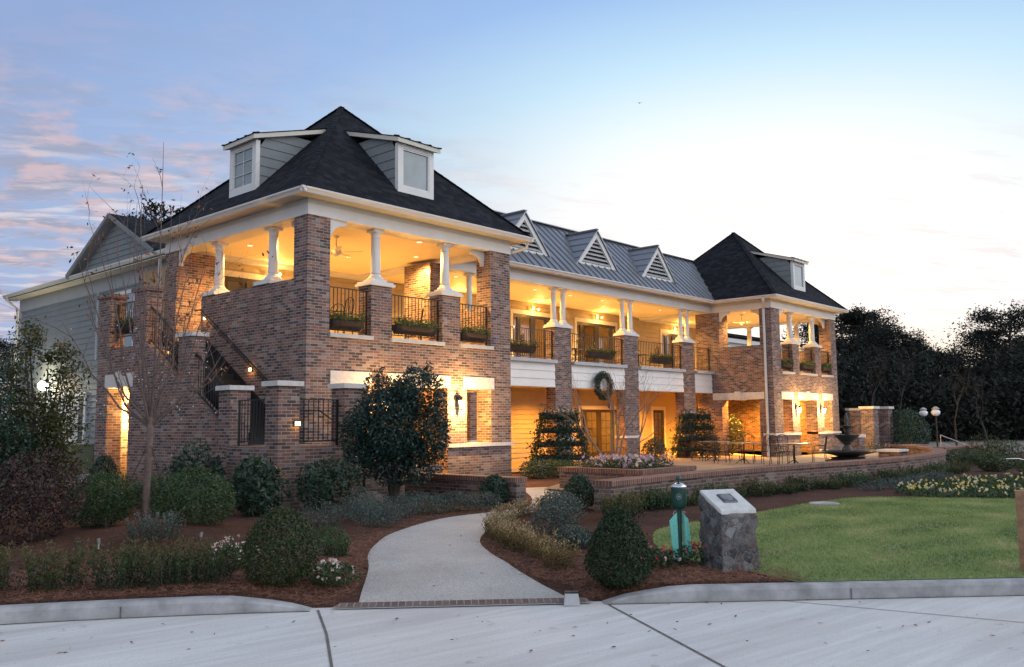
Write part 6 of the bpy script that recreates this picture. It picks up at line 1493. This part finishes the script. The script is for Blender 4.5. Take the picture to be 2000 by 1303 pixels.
for i, (x, y, p) in enumerate(((1.2, 2.0, 190), (1.3, 4.6, 190), (4.25, .95, 170), (4.2, 4.0, 210), (5.6, 2.6, 180))): downlight(x, y, 6.20, f'recessed lamp in the near pavilion ceiling, {("front left","back left","front middle","back middle","right")[i]} one', p)
for i, x in enumerate((8.9, 10.9, 13., 15.1, 17.2, 19.3, 21.5)): downlight(x, 4.3, 6.20, f'recessed lamp in the balcony ceiling, {("hidden by the near pavilion","over the first bay","by the front pier","before the second doors","by the second pier","over the third bay","beside the far pavilion")[i]}', 150)
for i, (x, y) in enumerate(((1.5, 2.0), (4.6, 1.4), (4.6, 4.6))): downlight(XB+x, y, 6.20, f'recessed lamp in the far pavilion ceiling, {("left","front right","back right")[i]} one', 190)
for i, (x, y, p) in enumerate(((1.6, 2.6, 330), (3.4, 3.6, 330), (5.2, 2.4, 330))): downlight(x, y, 2.86, f'recessed lamp under the near pavilion floor, {("left","middle","right")[i]} one', p, WARM2)
for i, x in enumerate((10.8, 15.1, 19.4, 22.6)): downlight(x, 4.8, 2.70, f'recessed lamp under the balcony, {("first bay","before the lower doors","third bay","beside the far pavilion")[i]}', 300, WARM2)
for i, (x, y) in enumerate(((1.4, 2.0), (3.4, 3.4), (5.4, 2.4))): downlight(XB+x, y, 2.86, f'recessed lamp under the far pavilion floor, {("left","middle","right")[i]} one', 480, WARM2)
def flood(label, x, z, power, y=YW-.02):
    t_ = thing('twin_floodlight', label, 'lamp', (x, y, z), 0, 'twin floodlights on the porch wall'); b = MB(); b.box(-.09, .09, -.07, 0, -.07, .07); b.build('back_box', m_white, t_)
    for s_ in (-1, 1):
        b = MB(); b.lathe([(.03, .0), (.075, .10), (.08, .13)], (0, 0, 0), 12); h_ = b.build('lamp_head', m_white, t_, True); h_.location = (s_*.15, -.10, -.02); h_.rotation_euler = (math.radians(118), 0, s_*.5)
        b = MB(); b.lathe([(.07, .128), (.01, .132)], (0, 0, 0), 12); b.build('lens', m_lamp if power else m_globe, h_)
    if power: light('floodlight_lamp', (0, -.42, -.12), power, WARM, .12, t_)
flood('twin floodlight high on the near pavilion back wall', 3.3, 5.95, 10); flood('lit twin floodlight over the first balcony doors', 15.6, 5.98, 12); flood('twin floodlight over the second balcony doors', 19.98, 6.0, 12); flood('twin floodlight high on the balcony wall behind the near pavilion', 11.0, 5.98, 10); flood('twin floodlight on the far pavilion back wall', 26.5, 5.95, 12)
def sconce(label, loc, n, power, rz=0.):
    t_ = thing('wall_lantern', label, 'lamp', loc, rz, 'wall lanterns'); b = MB(); b.box(-.05, .05, -.03, 0, -.12, .12); b.tube([(0, -.02, .08), (0, -.10, .14), (0, -.16, .10)], .012, 6); b.build('bracket', m_iron, t_)
    b = MB(); b.lathe([(.045, -.20), (.085, .02)], (0, -.16, 0), 6); b.build('lit_pane', m_lamp, t_)
    b = MB(); b.lathe([(.10, .02), (.06, .08), (.02, .12)], (0, -.16, 0), 6); b.lathe([(.02, -.25), (.05, -.20)], (0, -.16, 0), 6); b.build('lantern_cap', m_iron, t_)
    light('lantern_lamp', (0, -.36, -.06), power, (1., .55, .16), .05, t_); return t_
sconce('lit wall lantern on the near pavilion front between its lower openings', (4.75, -.002, 1.86), None, 95)
sconce('lit wall lantern on the near pavilion front behind the big evergreen', (2.12, -.002, 1.86), None, 40)
sconce('lit wall lantern on the far pavilion front, the left one', (XB+2.1, -.002, 1.80), None, 90)
sconce('lit wall lantern on the far pavilion front, the right one', (XB+4.75, -.002, 1.80), None, 90)
sconce('lit wall lantern in the brick passage behind the young tree', (-.75, 6.995, 1.75), None, 170)
sl2 = sconce('bright lamp beside the service door of the grey wing', (XW-.03, 17.3, 2.85), None, 60, -math.pi/2)
for o in sl2.children:
    if o.type == 'LIGHT': o.data.color = (1., .86, .52)
b = MB(); b.ball((0, -.18, -.08), .17, 10, 7); b.build('lit_globe', m_lampw, sl2)
for i, (x, y, z, rz, lb) in enumerate(((-.001, 2.26, 2.62, -math.pi/2, 'small lit step light on the stair wall, the middle one'), (-.001, 4.51, 4.06, -math.pi/2, 'small lit step light on the stair wall, the topmost one'), (-1.58, -2.001, 1.30, 0., 'small lit step light at the front pier of the landing, the lowest one'))):
    t_ = thing('step_light', lb, 'lamp', (x, y, z), rz, 'step lights of the stair'); b = MB(); b.box(-.075, .075, -.035, 0, -.05, .05); b.build('housing', m_iron, t_); b = MB(); b.box(-.06, .06, -.041, -.036, -.04, .04); b.build('lens', m_stepl, t_); light('step_lamp', (0, -.12, -.03), .5, WARM, .03, t_)
# cabinet by the service door
cb = thing('utility_cabinet', 'dull green utility cabinet standing by the grey siding wall', 'cabinet', (.35, 13.4, G)); b = MB(); b.box(-.35, .35, -.62, .62, 0, .95); b.build('body', m_box, cb); b = MB(); b.box(-.37, .37, -.64, .64, .95, 1.0); b.build('lid', m_box, cb); b = MB(); b.box(-.355, -.352, -.02, .02, .1, .9); b.build('door_seam', m_iron, cb)
tag(poly_sheet([np.array(p) for p in [(-2.6, 7.2), (.85, 7.2), (.85, 22), (-4.5, 22), (-4.5, 12)]], lambda x, y: G+.05, 'service_path', m_kerb), kind='structure')
bird = thing('bird', 'tiny dark bird flying in the sky above the balcony roof', 'bird', (21.2, 4.9, 15.75), .6, None, .38); b = MB(); b.ball((0, 0, 0), .10, 8, 6, (1.6, .6, .6)); b.face([(-.06, 0, 0), (.08, 0, 0), (.0, .34, .12)]); b.face([(.08, 0, 0), (-.06, 0, 0), (0, -.34, .10)]); b.build('body', m_iron, bird)
